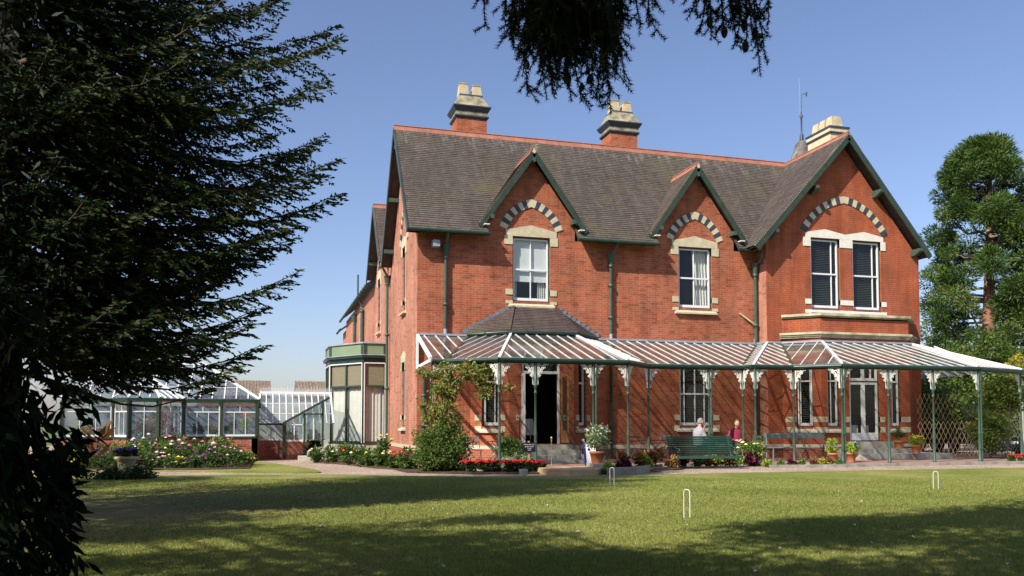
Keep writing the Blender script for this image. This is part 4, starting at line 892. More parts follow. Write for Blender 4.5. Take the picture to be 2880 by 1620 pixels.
mb = MB(); mb.prism([(x,y,-.13) for x,y in ((3.8,24.0),(5.4,22.7),(7.2,22.35),(7.2,23.1),(6.2,23.15),(4.9,24.4),(4.7,28),(3.6,26.5))], (0,0,.05)); struct(mb.build('soil', M['soil']))
mb = MB(); mb.prism([(x,y,-.13) for x,y in ((-8,28.6),(-5,27.7),(-2,26.8),(-.5,27.0),(-.4,32.9),(-8,32.9))], (0,0,.05)); struct(mb.build('soil', M['soil']))
mb = MB(); mb.prism([(x,y,-.13) for x,y in ((1.6,31.2),(2.6,29),(3.2,26.7),(3.8,25.5),(4.7,26),(4.7,35.9),(2.6,36.5))], (0,0,.05)); struct(mb.build('soil', M['soil']))
mb = MB(); mb.beam((14.7,22.86,-.06),(17.2,22.56,-.06),.04,.13); tag(mb.build('stone_edging', M['kerb']), 'thin grey stone edging of the small bedding strip before the long bench', 'edging')

# ================================================================== GREENHOUSE
gh = thing('greenhouse', 'white framed Victorian greenhouse with glass hipped roof and brick base behind the flower bed', 'greenhouse', (-3,33,0))
GW = M['gglass']
FR, BY = 33.0, 32.1
gp = [(-6.9,33.0),(-5.25,33.0),(-4.62,32.1),(-3.62,32.1),(-2.9,33.0),(-.32,33.0),(-.32,38.5)]
def ghwall(p, q, n, door=False, stained=True):
    F_, L_ = seg(p, q); par = gh
    if not door:
        mb = MB(); mb.fbox(F_, 0, L_, -.22, 0, -.13, .72); mb.build('brick_base', brickm('low', atan2(q[1]-p[1], q[0]-p[0])), par)
        mb = MB(); mb.fbox(F_, -.02, L_+.02, -.24, .03, .72, .79); mb.build('sill', M['green'], par)
    zb = .79 if not door else .0
    mb = MB(); mb.face([F_(0,-.06,zb),F_(L_,-.06,zb),F_(L_,-.06,2.05),F_(0,-.06,2.05)]); w = mb.build('window', GW, par)
    mb = MB()
    for i in range(n):
        a = L_*i/n+.05; b = L_*(i+1)/n-.05
        for (p0,p1,q0,q1) in ((a,a+.045,zb+.0,2.05),(b-.045,b,zb,2.05),(a+.045,b-.045,zb,zb+.07),(a+.045,b-.045,2.0,2.05),(a+.045,b-.045,1.66,1.70)): mb.fbox(F_, p0,p1,-.075,-.03,q0,q1)
        wd = b-a; k_ = 3 if wd > .95 else (2 if wd > .5 else 1)
        for j in range(1, k_): mb.fbox(F_, a+wd*j/k_-.012, a+wd*j/k_+.012, -.07,-.035, zb+.07, 1.66)
        k2 = 2 if wd > .5 else 1
        for j in range(1, k2): mb.fbox(F_, a+wd*j/k2-.012, a+wd*j/k2+.012, -.07,-.035, 1.70, 2.0)
    mb.build('frame', M['white'], w)
    for i in range(n+1):
        mb = MB(); a = L_*i/n; mb.fbox(F_, a-.05, a+.05, -.1, .03 if n > 1 or True else 0, .0 if door else .79, 2.06)
        mb.fbox(F_, a-.035, a+.035, .03, .07, 1.86, 2.05)
        mb.build('stile', M['green'], par)
    if stained:
        mb = MB()
        for i in range(n):
            a = L_*i/n+.1; b = L_*(i+1)/n-.1
            for t in (.27,.73):
                c_ = a+(b-a)*t
                for dx_, dz in ((0,0),(.05,0),(-.05,0),(0,.05),(0,-.05)): mb.fbox(F_, c_+dx_-.018, c_+dx_+.018, -.055, -.05, 1.85+dz-.018, 1.85+dz+.018)
                for r_ in (.1,): mb.fbox(F_, c_-r_, c_+r_, -.054, -.051, 1.845, 1.853); mb.fbox(F_, c_-r_, c_+r_, -.054, -.051, 1.76, 1.765); mb.fbox(F_, c_-r_, c_+r_, -.054, -.051, 1.94, 1.945)
        mb.build('leaded_pattern', M['stain'], w)
ghwall(gp[0], gp[1], 1); ghwall(gp[1], gp[2], 1); ghwall(gp[2], gp[3], 1, door=True); ghwall(gp[3], gp[4], 1); ghwall(gp[4], gp[5], 2); ghwall(gp[5], gp[6], 3, stained=False)
mb = MB(); mb.box(-6.9,-.32,38.4,38.5,-.1,2.0); mb.build('back_wall', plain('blue_grey_limewash',(.16,.20,.24),.8,.3,2), gh)
mb = MB(); mb.box(-6.85,-.5,33.2,38.3,-.1,-.08); mb.build('floor', M['lead'], gh)
mb = MB(); mb.face([(-6.9,38.45,1),(-.32,38.45,1),(-.32,38.45,2.1),(-6.9,38.45,2.1)]); mb.build('window', GW, gh)
band('gutter', gp, 2.05, 2.15, .07, M['dkgreen'], par=gh)
def glazed(B0, B1, T0, T1, sp, par, name='roof_glass', gl=None, hip=(), m='white', bw=.035):
    B0, B1, T0, T1 = map(Vector, (B0, B1, T0, T1)); mb = MB(); mb.face([B0,B1,T1,T0]) if (T1-T0).length > .01 else mb.face([B0,B1,T1]); g_ = mb.build(name, gl or GW, par)
    u = (B1-B0).normalized(); n = u.cross((T0+T1)/2-(B0+B1)/2).normalized(); s = n.cross(u); poly = [B0,B1,T1,T0] if (T1-T0).length > .01 else [B0,B1,T1]
    P2 = [((p-B0).dot(u),(p-B0).dot(s)) for p in poly]; lo = min(p[0] for p in P2); hi = max(p[0] for p in P2); nb = max(2, round((hi-lo)/sp)); mb = MB()
    for i in range(1, nb):
        x = lo+(hi-lo)*i/nb; ys = []
        for q in range(len(P2)):
            (xa,ya),(xb,yb) = P2[q], P2[(q+1)%len(P2)]
            if (xa-x)*(xb-x) <= 0 and abs(xa-xb) > 1e-6: ys.append(ya+(yb-ya)*(x-xa)/(xb-xa))
        if len(ys) >= 2 and max(ys)-min(ys) > .1: mb.beam(B0+u*x+s*min(ys)+n*.012, B0+u*x+s*max(ys)+n*.012, bw, .04, n)
    for (p, q) in ((B0,T0),(B1,T1),(T0,T1)):
        if (Vector(q)-Vector(p)).length > .05: mb.beam(Vector(p)+n*.012, Vector(q)+n*.012, bw*2, .06, n)
    h = max(p[1] for p in P2)
    for f_ in (.33,.66): mb.beam(B0.lerp(T0,f_)-n*.005, B1.lerp(T1,f_)-n*.005, .025, .02, n)
    mb.build('glazing_bars', M[m], g_)
    return g_
R0, R1 = (-5.2,35.6,3.55), (-2.35,35.6,3.55)
glazed((-6.95,32.95,2.15),(-.27,32.95,2.15),R0,R1,.42,gh); glazed((-.27,32.95,2.15),(-.27,38.5,2.15),R1,R1,.45,gh); glazed((-6.95,38.5,2.15),(-6.95,32.95,2.15),R0,R0,.45,gh)
glazed((-.27,38.5,2.15),(-6.95,38.5,2.15),R1,R0,.42,gh)
pk = (-4.12,33.6,2.92)
glazed((-5.27,32.95,2.152),(-4.64,32.05,2.152),pk,pk,.3,gh); glazed((-4.64,32.05,2.152),(-3.6,32.05,2.152),pk,pk,.33,gh); glazed((-3.6,32.05,2.152),(-2.88,32.95,2.152),pk,pk,.3,gh)
def cresting(p, q, z, par, h=.2):
    F_, L_ = seg(p, q); mb = MB(); mb.fbox(F_, 0, L_, -.01, .01, z, z+.02); mb.fbox(F_, 0, L_, -.01, .01, z+h*.55, z+h*.55+.012); n = int(L_/.12)
    for i in range(n+1):
        a = L_*i/n; mb.fbox(F_, a-.006, a+.006, -.008, .008, z, z+h*(1 if i % 2 else .8))
        if i < n: mb.tube([F_(a+.06+.035*cos(t), 0, z+.06+.035*sin(t)) for t in np.linspace(0, 2*pi, 7)], .007, 4, cap=False)
    mb.build('ridge_cresting', M['white'], par)
cresting((-5.2,35.6),(-2.35,35.6),3.58,gh)
# inside: staging with plants is added with the planting
# glazed corridor and lean-to between greenhouse and house
co = thing('glass_corridor', 'long low glazed corridor with white roof bars joining greenhouse and house', 'corridor', (1,34.9,0))
mb = MB(); mb.box(-.3,.66,34.7,34.85,-.13,.6); mb.build('brick_base', brickm('low',0), co)
mb = MB(); mb.face([(-.3,34.78,.65),(2.4,34.78,.65),(2.4,34.78,1.25),(-.3,34.78,1.25)]); w = mb.build('window', GW, co)
mb = MB(); mb.box(-.3,.66,34.72,34.83,.6,.66); 
for i in range(8): mb.box(-.3+i*.3,-.27+i*.3,34.74,34.8,.66,1.22)
mb.build('frame', M['white'], w)
mb = MB(); mb.box(-.3,.7,34.66,34.76,1.2,1.27); mb.build('gutter', M['dkgreen'], co)
glazed((-.3,34.75,1.25),(2.55,34.75,1.25),(-.3,36.6,2.48),(2.55,36.6,2.48),.26,co)
mb = MB(); mb.box(-.3,2.6,36.56,36.66,2.42,2.56); mb.build('ridge_beam', M['white'], co); cresting((-.3,36.6),(2.6,36.6),2.56,co,.24)
mb = MB(); mb.box(-.3,2.6,38.2,38.3,-.1,2.2); mb.build('back_wall', M['whitestone'], co)
mb = MB(); mb.face([(-.3,36.62,2.47),(2.6,36.62,2.47),(2.6,38.25,1.9),(-.3,38.25,1.9)]); mb.build('roof_glass', GW, co)
le = thing('glass_porch', 'small lean-to glass porch with sloping green verge beside the side bay', 'porch', (1.4,34.3,0))
mb = MB(); mb.box(.62,1.40,34.2,34.35,-.13,.56); mb.build('brick_base', brickm('low',0), le)
mb = MB(); mb.prism([(.62,34.28,.6),(2.1,34.28,.6),(2.1,34.28,2.12),(.72,34.28,1.32)], (0,.01,0)); w = mb.build('window', GW, le)
mb = MB(); mb.box(.62,1.4,34.22,34.31,.56,.63)
for x, t in ((.70,1.26),(1.02,1.45),(1.36,1.62),(1.75,1.85),(2.06,2.05)): mb.box(x-.018,x+.018,34.24,34.31,.63,t)
mb.box(.7,1.36,34.24,34.31,1.2,1.24); mb.build('frame', M['white'], w)
mb = MB(); mb.beam((.6,34.2,1.27),(2.36,34.2,2.28),.06,.09); mb.box(.58,.72,34.17,34.27,-.12,1.3); mb.box(1.36,1.44,34.17,34.27,-.12,1.66); mb.box(2.05,2.14,34.17,34.27,-.12,2.12); mb.box(1.36,2.14,34.17,34.26,1.60,1.66); mb.build('timber_frame', M['green'], le)
mb = MB(); mb.face([(.6,34.24,1.30),(2.36,34.24,2.31),(2.36,36.5,2.31),(.6,36.5,1.30)]); mb.build('roof_glass', GW, le)
mb = MB(); mb.box(1.44,2.1,36.2,36.3,-.1,.5); mb.build('brick_base', brickm('low',0), le)
mb = MB()
for x in (1.42,1.66,1.88,2.1): mb.box(x-.02,x+.02,36.2,36.26,.5,1.6)
for z in (.5,.95,1.55): mb.box(1.42,2.1,36.19,36.25,z,z+.04)
mb.build('frame', M['white'], le)
s3 = thing('garden_steps', 'short flight of weathered stone steps beside the glass porch', 'steps', (1.9,33,0))
for x0,x1,y0,z0,z1 in ((1.15,2.2,32.6,-.13,.03),(1.5,2.3,32.9,.03,.19),(1.85,2.45,33.2,.19,.35),(2.2,2.7,33.4,.35,.45)):
    mb = MB(); mb.box(x0,x1,y0,34.1,z0,z1-.002); mb.build('step', M['step'], s3)

M['bungtile'] = plain('pantile', (.26,.20,.15), .85, .25, 3)
# ---- houses far behind
for (x0,x1,lb) in ((-6.5,.3,'tiled roof bungalow seen far behind the greenhouse'),(2.6,9.5,'tiled roof bungalow seen far behind the glass corridor')):
    h = thing('bungalow', lb, 'bungalow', (x0,85,0)); mb = MB(); mb.box(x0+.3,x1-.3,83,90,-.1,3.9)
    mb.prism([(x1-.3,83,3.9),(x1-.3,90,3.9),(x1-.3,86.5,5.4)], (-.02,0,0)); mb.build('wall', brickm('low',0), h)
    mb = MB(); facet(mb, (x0,82.6,3.85),(x1,82.6,3.85),(x0,86.5,5.45),(x1,86.5,5.45), 14, .05); facet(mb, (x0,90.4,3.85),(x1,90.4,3.85),(x0,86.5,5.45),(x1,86.5,5.45), 6, .05)
    for i in range(int((x1-x0)/.3)): mb.beam((x0+i*.3,82.6,3.9),(x0+i*.3,86.5,5.5),.05,.04)
    r_ = mb.build('roof', M['bungtile'], h)
    if x0 < 0: mb = MB(); mb.box(-4.55,-4.1,86.2,86.8,5.2,6.15); mb.build('chimney', M['crbrick'], r_)

# ================================================================== FURNITURE
def slat_bench():
    t = thing('garden_bench', 'green slatted garden bench with curled iron arms standing on the gravel before the coleus bed', 'bench', (0,0,0))
    W_ = 1.05
    mb = MB()
    for i in range(9):
        z = .42+.062*i; y = .30+.026*i; mb.beam((-W_,y,z+.03),(W_,y,z+.03),.022,.05,(0,-.35,1))
    mb.build('backrest', M['green2'], t)
    mb = MB()
    for i in range(6): mb.box(-W_,W_,-.27+i*.09,-.27+i*.09+.065,.375-.004*i,.395-.004*i)
    mb.beam((-W_,-.31,.36),(W_,-.31,.36),.02,.07); mb.build('seat', M['green2'], t)
    for x in (-W_+.12, W_-.12):
        for nm, pts in (('leg', [(x,-.25,.38),(x,-.29,.2),(x,-.34,.0)]), ('leg', [(x,.28,.38),(x,.34,.2),(x,.42,.0)]), ('back_support', [(x,.28,.38),(x,.42,.7),(x,.55,1.0)]),
            ('armrest', [(x,.42,.72),(x,.3,.70),(x,.1,.64),(x,-.1,.60),(x,-.24,.62),(x,-.30,.56),(x,-.24,.48),(x,-.14,.50),(x,-.14,.55)])):
            mb = MB(); mb.tube(pts, .017, 7); mb.build(nm, M['green2'], t)
        mb = MB(); mb.tube([(x,-.2,.38),(x,-.05,.46),(x,.1,.44),(x,.12,.38)], .012, 6); mb.build('scroll', M['green2'], t)
    return t
M['green2'] = plain('bench_green', (.025,.085,.065), .45, .15, 6)
t = slat_bench(); t.location = (12.62, 23.0, -.10); t.rotation_euler = (0,0,radians(-6))
t = thing('garden_bench', 'long grey-green bench with a single back rail and curved iron underframe against the right bay', 'bench', (17.55,25.6,0))
M['grn3'] = plain('greygreen_paint', (.15,.25,.25), .4, .15, 5)
mb = MB(); mb.box(16.37,18.75,25.72,25.75,.76,.93); mb.build('backrest', M['grn3'], t)
mb = MB()
for i in range(4): mb.box(16.3,18.82,25.28+i*.1,25.36+i*.1,.43,.455)
mb.build('seat', M['grn3'], t)
for x in (16.42, 18.68):
    for y in (25.3,25.7):
        mb = MB(); mb.tube([(x,y,0),(x,y,.43 if y < 25.5 else .93)], .022, 7); mb.build('leg', M['grn3'], t)
mb = MB(); mb.tube([(16.45,25.3,.16),(16.7,25.3,.29),(17.05,25.3,.37),(17.5,25.3,.40),(18.0,25.3,.37),(18.4,25.3,.29),(18.66,25.3,.16)], .016, 6); mb.build('stretcher', M['dkgreen'], t)
def bistro(loc, rz, m, label, tall=.86):
    t = thing('folding_chair', label, 'chair', (0,0,0), None); w = .20
    mb = MB(); mb.box(-w-.01,w+.01,.20,.22,.79,.85); mb.box(-w-.01,w+.01,.195,.215,.66,.70); mb.build('backrest', m, t)
    mb = MB()
    for i in range(5): mb.box(-w,w,-.2+i*.08,-.14+i*.08,.44,.455)
    mb.build('seat', m, t)
    for x in (-w, w):
        mb = MB(); mb.tube([(x,-.24,0),(x,.1,.44),(x,.21,.86)], .011, 5); mb.build('leg', m, t)
        mb = MB(); mb.tube([(x*.93,.24,0),(x*.93,-.14,.44)], .011, 5); mb.build('leg', m, t)
    t.location = loc; t.rotation_euler = (0,0,rz); return t
def table(loc, m, label, w=.35, h=.72, d=.35):
    t = thing('cafe_table', label, 'table', (0,0,0)); mb = MB(); mb.box(-w,w,-d,d,h-.02,h); mb.build('tabletop', m, t)
    for y in (-d*.8,d*.8):
        for s_ in (-1,1): mb = MB(); mb.tube([(s_*w*.85,y,0),(-s_*w*.85,y,h-.02)], .012, 5); mb.build('leg', m, t)
    t.location = loc; return t
GL = []
for a in (((6.15,25.6,0),.1,M['steel'],'grey folding chair beside the climbing shrub under the bay window'),((10.1,25.2,0),2.4,M['postgreen'],'green folding chair behind the pot of white flowers'),
    ((10.95,26.4,0),1.2,M['dkgreen'],'dark folding chair in the shade of the wall, just right of the green one'),((11.55,25.6,0),-.1,M['postgreen'],'green folding chair seen straight behind a verandah post'),
    ((13.05,26.3,0),.3,M['steel'],'grey folding chair left of the seated man in a grey T-shirt'),((13.62,25.55,0),-.4,M['black'],'black folding chair under the man in the grey T-shirt'),
    ((15.25,25.9,0),.1,M['black'],'black folding chair under the man in the maroon jumper'),((15.85,25.5,0),-1.2,M['postgreen'],'green folding chair beside the wing corner by the roses'),((17.15,24.7,0),.2,M['postgreen'],'green folding chair standing before the long bench')):
    bistro(*a)
for a in (((12.35,25.9,0),M['dkgreen'],'small dark cafe table between two green folding chairs',.5),((14.45,25.5,0),M['black'],'cafe table between the two seated men',.4)): table(*a)
table((6.9,25.7,0), M['steel'], 'grey cafe table in front of the left bay', .3)

# people -----------------------------------------------------------
M['skin'] = plain('skin', (.58,.34,.25), .55, .08, 20); M['hairg'] = plain('grey_hair', (.24,.24,.245), .8, .2, 40); M['hairb'] = plain('brown_hair', (.12,.08,.05), .8, .3, 40)
M['tee'] = plain('grey_cotton', (.33,.33,.37), .9, .1, 8); M['maroon'] = plain('maroon_knit', (.23,.025,.055), .9, .15, 10); M['trou'] = plain('dark_trousers', (.02,.02,.025), .8, .2, 8); M['jean'] = plain('blue_grey_trousers', (.10,.12,.17), .8, .2, 8)
def skin(name, verts, edges, radii, m, par, sub=2):
    me = D.meshes.new(name); me.from_pydata(verts, edges, []); ob = D.objects.new(name, me); COL.objects.link(ob); ob.parent = par
    md = ob.modifiers.new('s', 'SKIN'); 
    if not me.skin_vertices: me.skin_vertices.new()
    for i, r in enumerate(radii): me.skin_vertices[0].data[i].radius = (r, r) if not isinstance(r, tuple) else r
    me.skin_vertices[0].data[0].use_root = True; md.use_smooth_shade = True
    ms = ob.modifiers.new('b', 'SUBSURF'); ms.levels = sub; ms.render_levels = sub
    me.materials.append(m); return ob
def uvs(cx, cy, cz, rx, ry, rz, n=14, m=10, f=None):
    vs = []; fs = []
    for i in range(m+1):
        th = pi*i/m
        for j in range(n):
            p = [cx+rx*sin(th)*cos(2*pi*j/n), cy+ry*sin(th)*sin(2*pi*j/n), cz+rz*cos(th)]
            if f: p = f(p)
            vs.append(p)
    for i in range(m):
        for j in range(n): fs.append((i*n+j, (i+1)*n+j, (i+1)*n+(j+1)%n, i*n+(j+1)%n))
    return vs, fs
def person(loc, rz, label, top, hair, trousers, arms, nod=0.0, turn=0.0, bald=0.0):
    """seated figure, local +x is the direction it faces, z=0 floor, seat .45"""
    t = thing('person', label, 'person', (0,0,0)); zs = .50
    vs = [(0,0,zs+.06),(-.01,0,zs+.20),(-.02,0,zs+.34),(-.01,0,zs+.47),(.02,0,zs+.56),(.05+.02*nod,0,zs+.63)]; es = [(0,1),(1,2),(2,3),(3,4),(4,5)]; rd = [(.13,.17),(.12,.16),(.12,.17),(.11,.17),(.06,.07),(.055,.055)]
    def chain(a, pts, rs):
        p = a
        for q, r in zip(pts, rs): vs.append(q); rd.append(r); es.append((p, len(vs)-1)); p = len(vs)-1
        return p
    for s_ in (-1, 1):
        chain(0, [(.06,s_*.10,zs+.03),(.27,s_*.11,zs+.04),(.46,s_*.12,zs+.03),(.46,s_*.12,.28),(.42,s_*.12,.08),(.52,s_*.13,.04)], [.095,.085,.065,.055,.042,.04])
    hands = []
    for s_, (el, wr) in zip((-1, 1), arms):
        chain(3, [(-.01,s_*.17,zs+.48),(el[0]*.5,s_*.21,(zs+.48+el[2])/2),el,tuple((Vector(el)+Vector(wr))/2),wr], [.062,.05,.043,.036,.027]); hands.append((el, wr, s_))
    skin('body', vs, es, rd, M['skin'], t)
    # shirt: torso shell plus sleeves; trousers
    mb = MB()
    def ringlathe(rows, n=18):
        vv = [(c[0]+a*cos(2*pi*j/n), c[1]+b*sin(2*pi*j/n), c[2]) for (c, a, b) in rows for j in range(n)]
        mb.mesh(vv, [(i*n+j, i*n+(j+1)%n, (i+1)*n+(j+1)%n, (i+1)*n+j) for i in range(len(rows)-1) for j in range(n)], True)
    ringlathe([((0,0,zs-.02),.18,.20),((.01,0,zs+.08),.185,.205),((.0,0,zs+.2),.175,.205),((-.01,0,zs+.34),.17,.22),((-.01,0,zs+.44),.15,.232),((.0,0,zs+.515),.12,.20),((.015,0,zs+.565),.085,.12),((.03,0,zs+.60),.066,.072)])
    for s_, (el, wr) in zip((-1, 1), arms):
        sh_ = Vector((-.01,s_*.17,zs+.47)); el_ = Vector(el); wr_ = Vector(wr)
        if top == 'tee': mb.tube([sh_, sh_.lerp(el_,.35), sh_.lerp(el_,.72)], [.088,.084,.082], 12)
        else: mb.tube([sh_, sh_.lerp(el_,.5), el_, el_.lerp(wr_,.5), el_.lerp(wr_,.88)], [.088,.078,.068,.058,.046], 12)
    mb.build('shirt' if top == 'tee' else 'jumper', M['tee'] if top == 'tee' else M['maroon'], t)
    mb = MB()
    for s_ in (-1, 1): mb.tube([(.0,s_*.09,zs+.05),(.27,s_*.11,zs+.05),(.47,s_*.12,zs+.03),(.475,s_*.12,zs-.06),(.455,s_*.12,.28),(.43,s_*.12,.1)], [.12,.105,.085,.078,.07,.065], 12)
    mb.build('trousers', trousers, t)
    for s_ in (-1, 1):
        mb = MB(); a_, f_ = uvs(.50,s_*.125,.045,.13,.048,.048); mb.mesh(a_, f_, True); mb.build('shoe', M['black'], t)
    # head with face
    hx, hz = .075+.03*nod, zs+.745
    R = Matrix.Rotation(turn, 3, 'Z') @ Matrix.Rotation(nod*.5, 3, 'Y'); c0 = Vector((hx,0,hz))
    def hf(p):
        x, y, z = p
        if z < -.02: k_ = 1-(-z-.02)*2.2; y *= max(.5,k_); x = x*max(.65,k_+.12)+(.012 if x > 0 else 0)
        return c0+R @ Vector((x, y, z))
    mb = MB(); a_, f_ = uvs(0,0,0,.098,.078,.125,20,16,hf); mb.mesh(a_, f_, True)
    def blob(x,y,z,rx,ry,rz_,n=8): 
        a_, f_ = uvs(x,y,z,rx,ry,rz_,n,6,lambda p: c0+R @ Vector(p)); mb.mesh(a_, f_, True)
    blob(.100,0,-.012,.020,.013,.028); blob(.088,0,.022,.014,.045,.012); blob(0,.080,-.005,.018,.010,.032); blob(0,-.080,-.005,.018,.010,.032); blob(.083,0,-.062,.010,.026,.007); blob(.075,0,-.1,.018,.024,.016)
    mb.tube([c0+R @ Vector((-.01,0,-.08)), Vector((.02,0,zs+.54))], [.055,.06], 12); hd = mb.build('head', M['skin'], t)
    mb = MB()
    for s_ in (-1, 1): blob(.090,s_*.030,.008,.008,.011,.006)
    mb.build('eyes', M['dark'], hd)
    mb = MB()
    def hh(p):
        x, y, z = p; return c0+R @ Vector((x-.012, y, z+.012))
    vs2, fs2 = uvs(0,0,0,.104,.086,.13,24,20); keep = []
    for f_ in fs2:
        c = sum((Vector(vs2[i]) for i in f_), Vector())/4
        line = .05+bald if c.x > .03 else (.015 if c.x > -.01 else -.055)
        if c.z > line + (0 if c.x < .05 else .02): keep.append(f_)
    mb.mesh([hh((p[0]+random.uniform(-.002,.002), p[1], p[2]+random.uniform(-.002,.004))) for p in vs2], keep, True); mb.build('hair', hair, hd)
    # hands: palm and five bent fingers
    for el, wr, s_ in hands:
        d = (Vector(wr)-Vector(el)).normalized(); side = d.cross(V(0,0,1)).normalized(); up = side.cross(d)
        mb = MB(); w = Vector(wr); mb.tube([w, w+d*.04, w+d*.085], [.024,.034,.032], 8)
        for k_ in range(4):
            o = side*(-.027+.018*k_); l = (.062,.072,.068,.052)[k_]; b0 = w+d*.08+o; mb.tube([b0, b0+d*l*.45-up*.004, b0+d*l*.75-up*.02, b0+d*l*.9-up*.042], [.0095,.009,.0085,.007], 6)
        b0 = w+d*.03-side*.03*s_; mb.tube([b0, b0+d*.03-side*.02*s_-up*.01, b0+d*.055-side*.018*s_-up*.03], [.011,.010,.008], 6)
        mb.build('hand', M['skin'], t)
    t.location = loc; t.rotation_euler = (0,0,rz); return t
person((13.72,25.45,0.06), radians(8), 'grey haired man in a pale grey T-shirt sitting sideways with one hand raised', 'tee', M['hairg'], M['jean'],
    [((.10,-.25,.70),(.34,-.16,.74)), ((.18,.10,.80),(.20,-.02,1.04))], nod=.15, turn=-.35)
person((15.16,25.55,0.02), radians(-102), 'man in a maroon jumper looking down, seated behind the rose bush', 'jumper', M['hairb'], M['trou'],
    [((.06,-.27,.70),(.30,-.10,.68)), ((.06,.27,.70),(.30,.08,.70))], nod=.8, turn=.15, bald=.035)

# notices ----------------------------------------------------------
t = thing('notice_board', 'small black notice board with white handwriting on a wooden stake by the door steps', 'sign', (7.15,23.2,0))
mb = MB(); mb.box(6.98,7.34,23.18,23.21,.45,.72); bd = mb.build('board', M['black'], t)
def text(s, loc, size, m, par, rot=(pi/2,0,0)):
    c = D.curves.new('lettering','FONT'); c.body = s; c.size = size; c.align_x = 'CENTER'; c.extrude = .001
    tmp = D.objects.new('tmp', c); COL.objects.link(tmp); bpy.context.view_layer.update()
    me = D.meshes.new_from_object(tmp); D.objects.remove(tmp); o = D.objects.new('lettering', me); COL.objects.link(o); me.materials.append(m)
    o.rotation_euler = rot; o.parent = par; q = ORG[par.name]; o.location = (loc[0]-q[0], loc[1]-q[1], loc[2]-q[2]); return o
for s_, z_ in (('Please take your',.66),('garden chairs',.60),('to the',.55),('lawn',.50)): text(s_, (7.16,23.175,z_-.01), .05, M['white'], bd)
mb = MB(); mb.box(7.13,7.18,23.21,23.24,-.0,.76); mb.build('stake', M['tan'], t)
t = thing('notice_board', 'white notice board with a blue edge and blue emblem leaning by a verandah post', 'sign', (8.95,23.2,0))
M['navy'] = plain('navy_paint', (.02,.03,.2), .4, .1, 5)
mb = MB(); mb.hexa([(8.84,23.17,.05),(9.20,23.13,.05),(9.20,23.17,.05),(8.84,23.21,.05),(8.87,23.40,.72),(9.23,23.36,.72),(9.23,23.40,.72),(8.87,23.44,.72)]); mb.build('board_edge', M['navy'], t)
mb = MB(); mb.hexa([(8.90,23.145,.06),(9.19,23.115,.06),(9.19,23.14,.06),(8.90,23.17,.06),(8.93,23.365,.69),(9.22,23.335,.69),(9.22,23.36,.69),(8.93,23.39,.69)]); bd = mb.build('board', M['white'], t)
mb = MB(); P0 = V(9.0,23.29,.5); mb.prism([P0+V(0,0,-.07),P0+V(.045,-.004,0),P0+V(0,0,.07),P0+V(-.045,.004,0)], (0,-.012,0)); mb.build('emblem', M['navy'], bd)
t = thing('rope_post', 'thin brass rope post with a ball finial standing before the door steps', 'post', (7.85,23.3,0))
M['brass'] = plain('brass', (.55,.40,.16), .35, .15, 12, metal=.6)
mb = MB(); mb.lathe(7.86,23.3,[(.02,0.04),(.014,.1),(.014,.74),(.025,.76),(.012,.79),(.02,.81),(.034,.84),(.02,.875),(.002,.885)],10); mb.build('rod', M['brass'], t)
# croquet hoops ----------------------------------------------------
def hoop(loc, rz, label, h):
    mb = MB(); w = .05; pts = [(-w,0,0),(-w,0,h-.03),(-w+.012,0,h-.008),(-w+.03,0,h),(w-.03,0,h),(w-.012,0,h-.008),(w,0,h-.03),(w,0,0)]; mb.tube(pts, .006, 8)
    o = mb.build('croquet_hoop', M['white']); tag(o, label, 'croquet hoop', 'croquet hoops on the lawn'); o.location = loc; o.rotation_euler = (0,0,rz); return o
for x0,y0,x1,y1,h,lb in ((5.88,11.42,5.80,11.0,.42,'white croquet hoop nearest the camera, in the sunlit middle of the lawn'),(13.44,14.9,13.52,14.72,.37,'white croquet hoop on the sunny right side of the lawn'),(7.325,17.68,7.36,17.5,.40,'white croquet hoop in shade near the flower kerb')):
    cx, cy = (x0+x1)/2, (y0+y1)/2; hoop((cx,cy,GZ), {5.88:-1.05,13.44:-.38,7.325:-.85}[x0], lb, h)
# urn --------------------------------------------------------------
t = thing('stone_urn', 'round stone urn of dark violet flowers in shade at the left lawn edge', 'urn', (-3.35,23.1,GZ))
mb = MB(); mb.lathe(-3.35,23.1,[(.26,-.12),(.26,-.04),(.20,.0),(.19,.08),(.20,.22),(.22,.33),(.29,.38),(.30,.43),(.27,.44)],22); mb.build('bowl', M['mossstone'], t)
# pots -------------------------------------------------------------
def pot(x, y, z, r, h, label, m='tpot'):
    t = thing('flower_pot', label, 'flower pot', (x,y,z)); mb = MB()
    mb.lathe(x,y,[(r*.72,z),(r*.95,z+h*.82),(r*1.06,z+h*.83),(r*1.06,z+h),(r*.9,z+h)],18); mb.build('pot', M[m], t); return t
POTS = [pot(9.08,22.85,.12,.21,.34,'terracotta pot overflowing with white and silver plants beside the notice board'), pot(18.45,23.95,0,.17,.3,'terracotta pot of lime green plants and blue flowers at the right bay steps'),
        pot(21.95,25.0,.2,.16,.30,'terracotta pot of yellow trailing flowers on the right bay step'), pot(18.0,24.3,0,.16,.28,'pot of tall lime green foliage behind a verandah downpipe'), pot(22.0,25.9,.36,.18,.28,'pot with upright dark green conifer sprigs beside the right bay')]
mb = MB(); mb.lathe(6.43,21.35,[(.10,GZ),(.115,GZ+.15),(.12,GZ+.19),(.10,GZ+.19)],16); tag(mb.build('flower_pot', M['stone']), 'small empty buff clay pot on the gravel edge below the red begonias', 'flower pot')
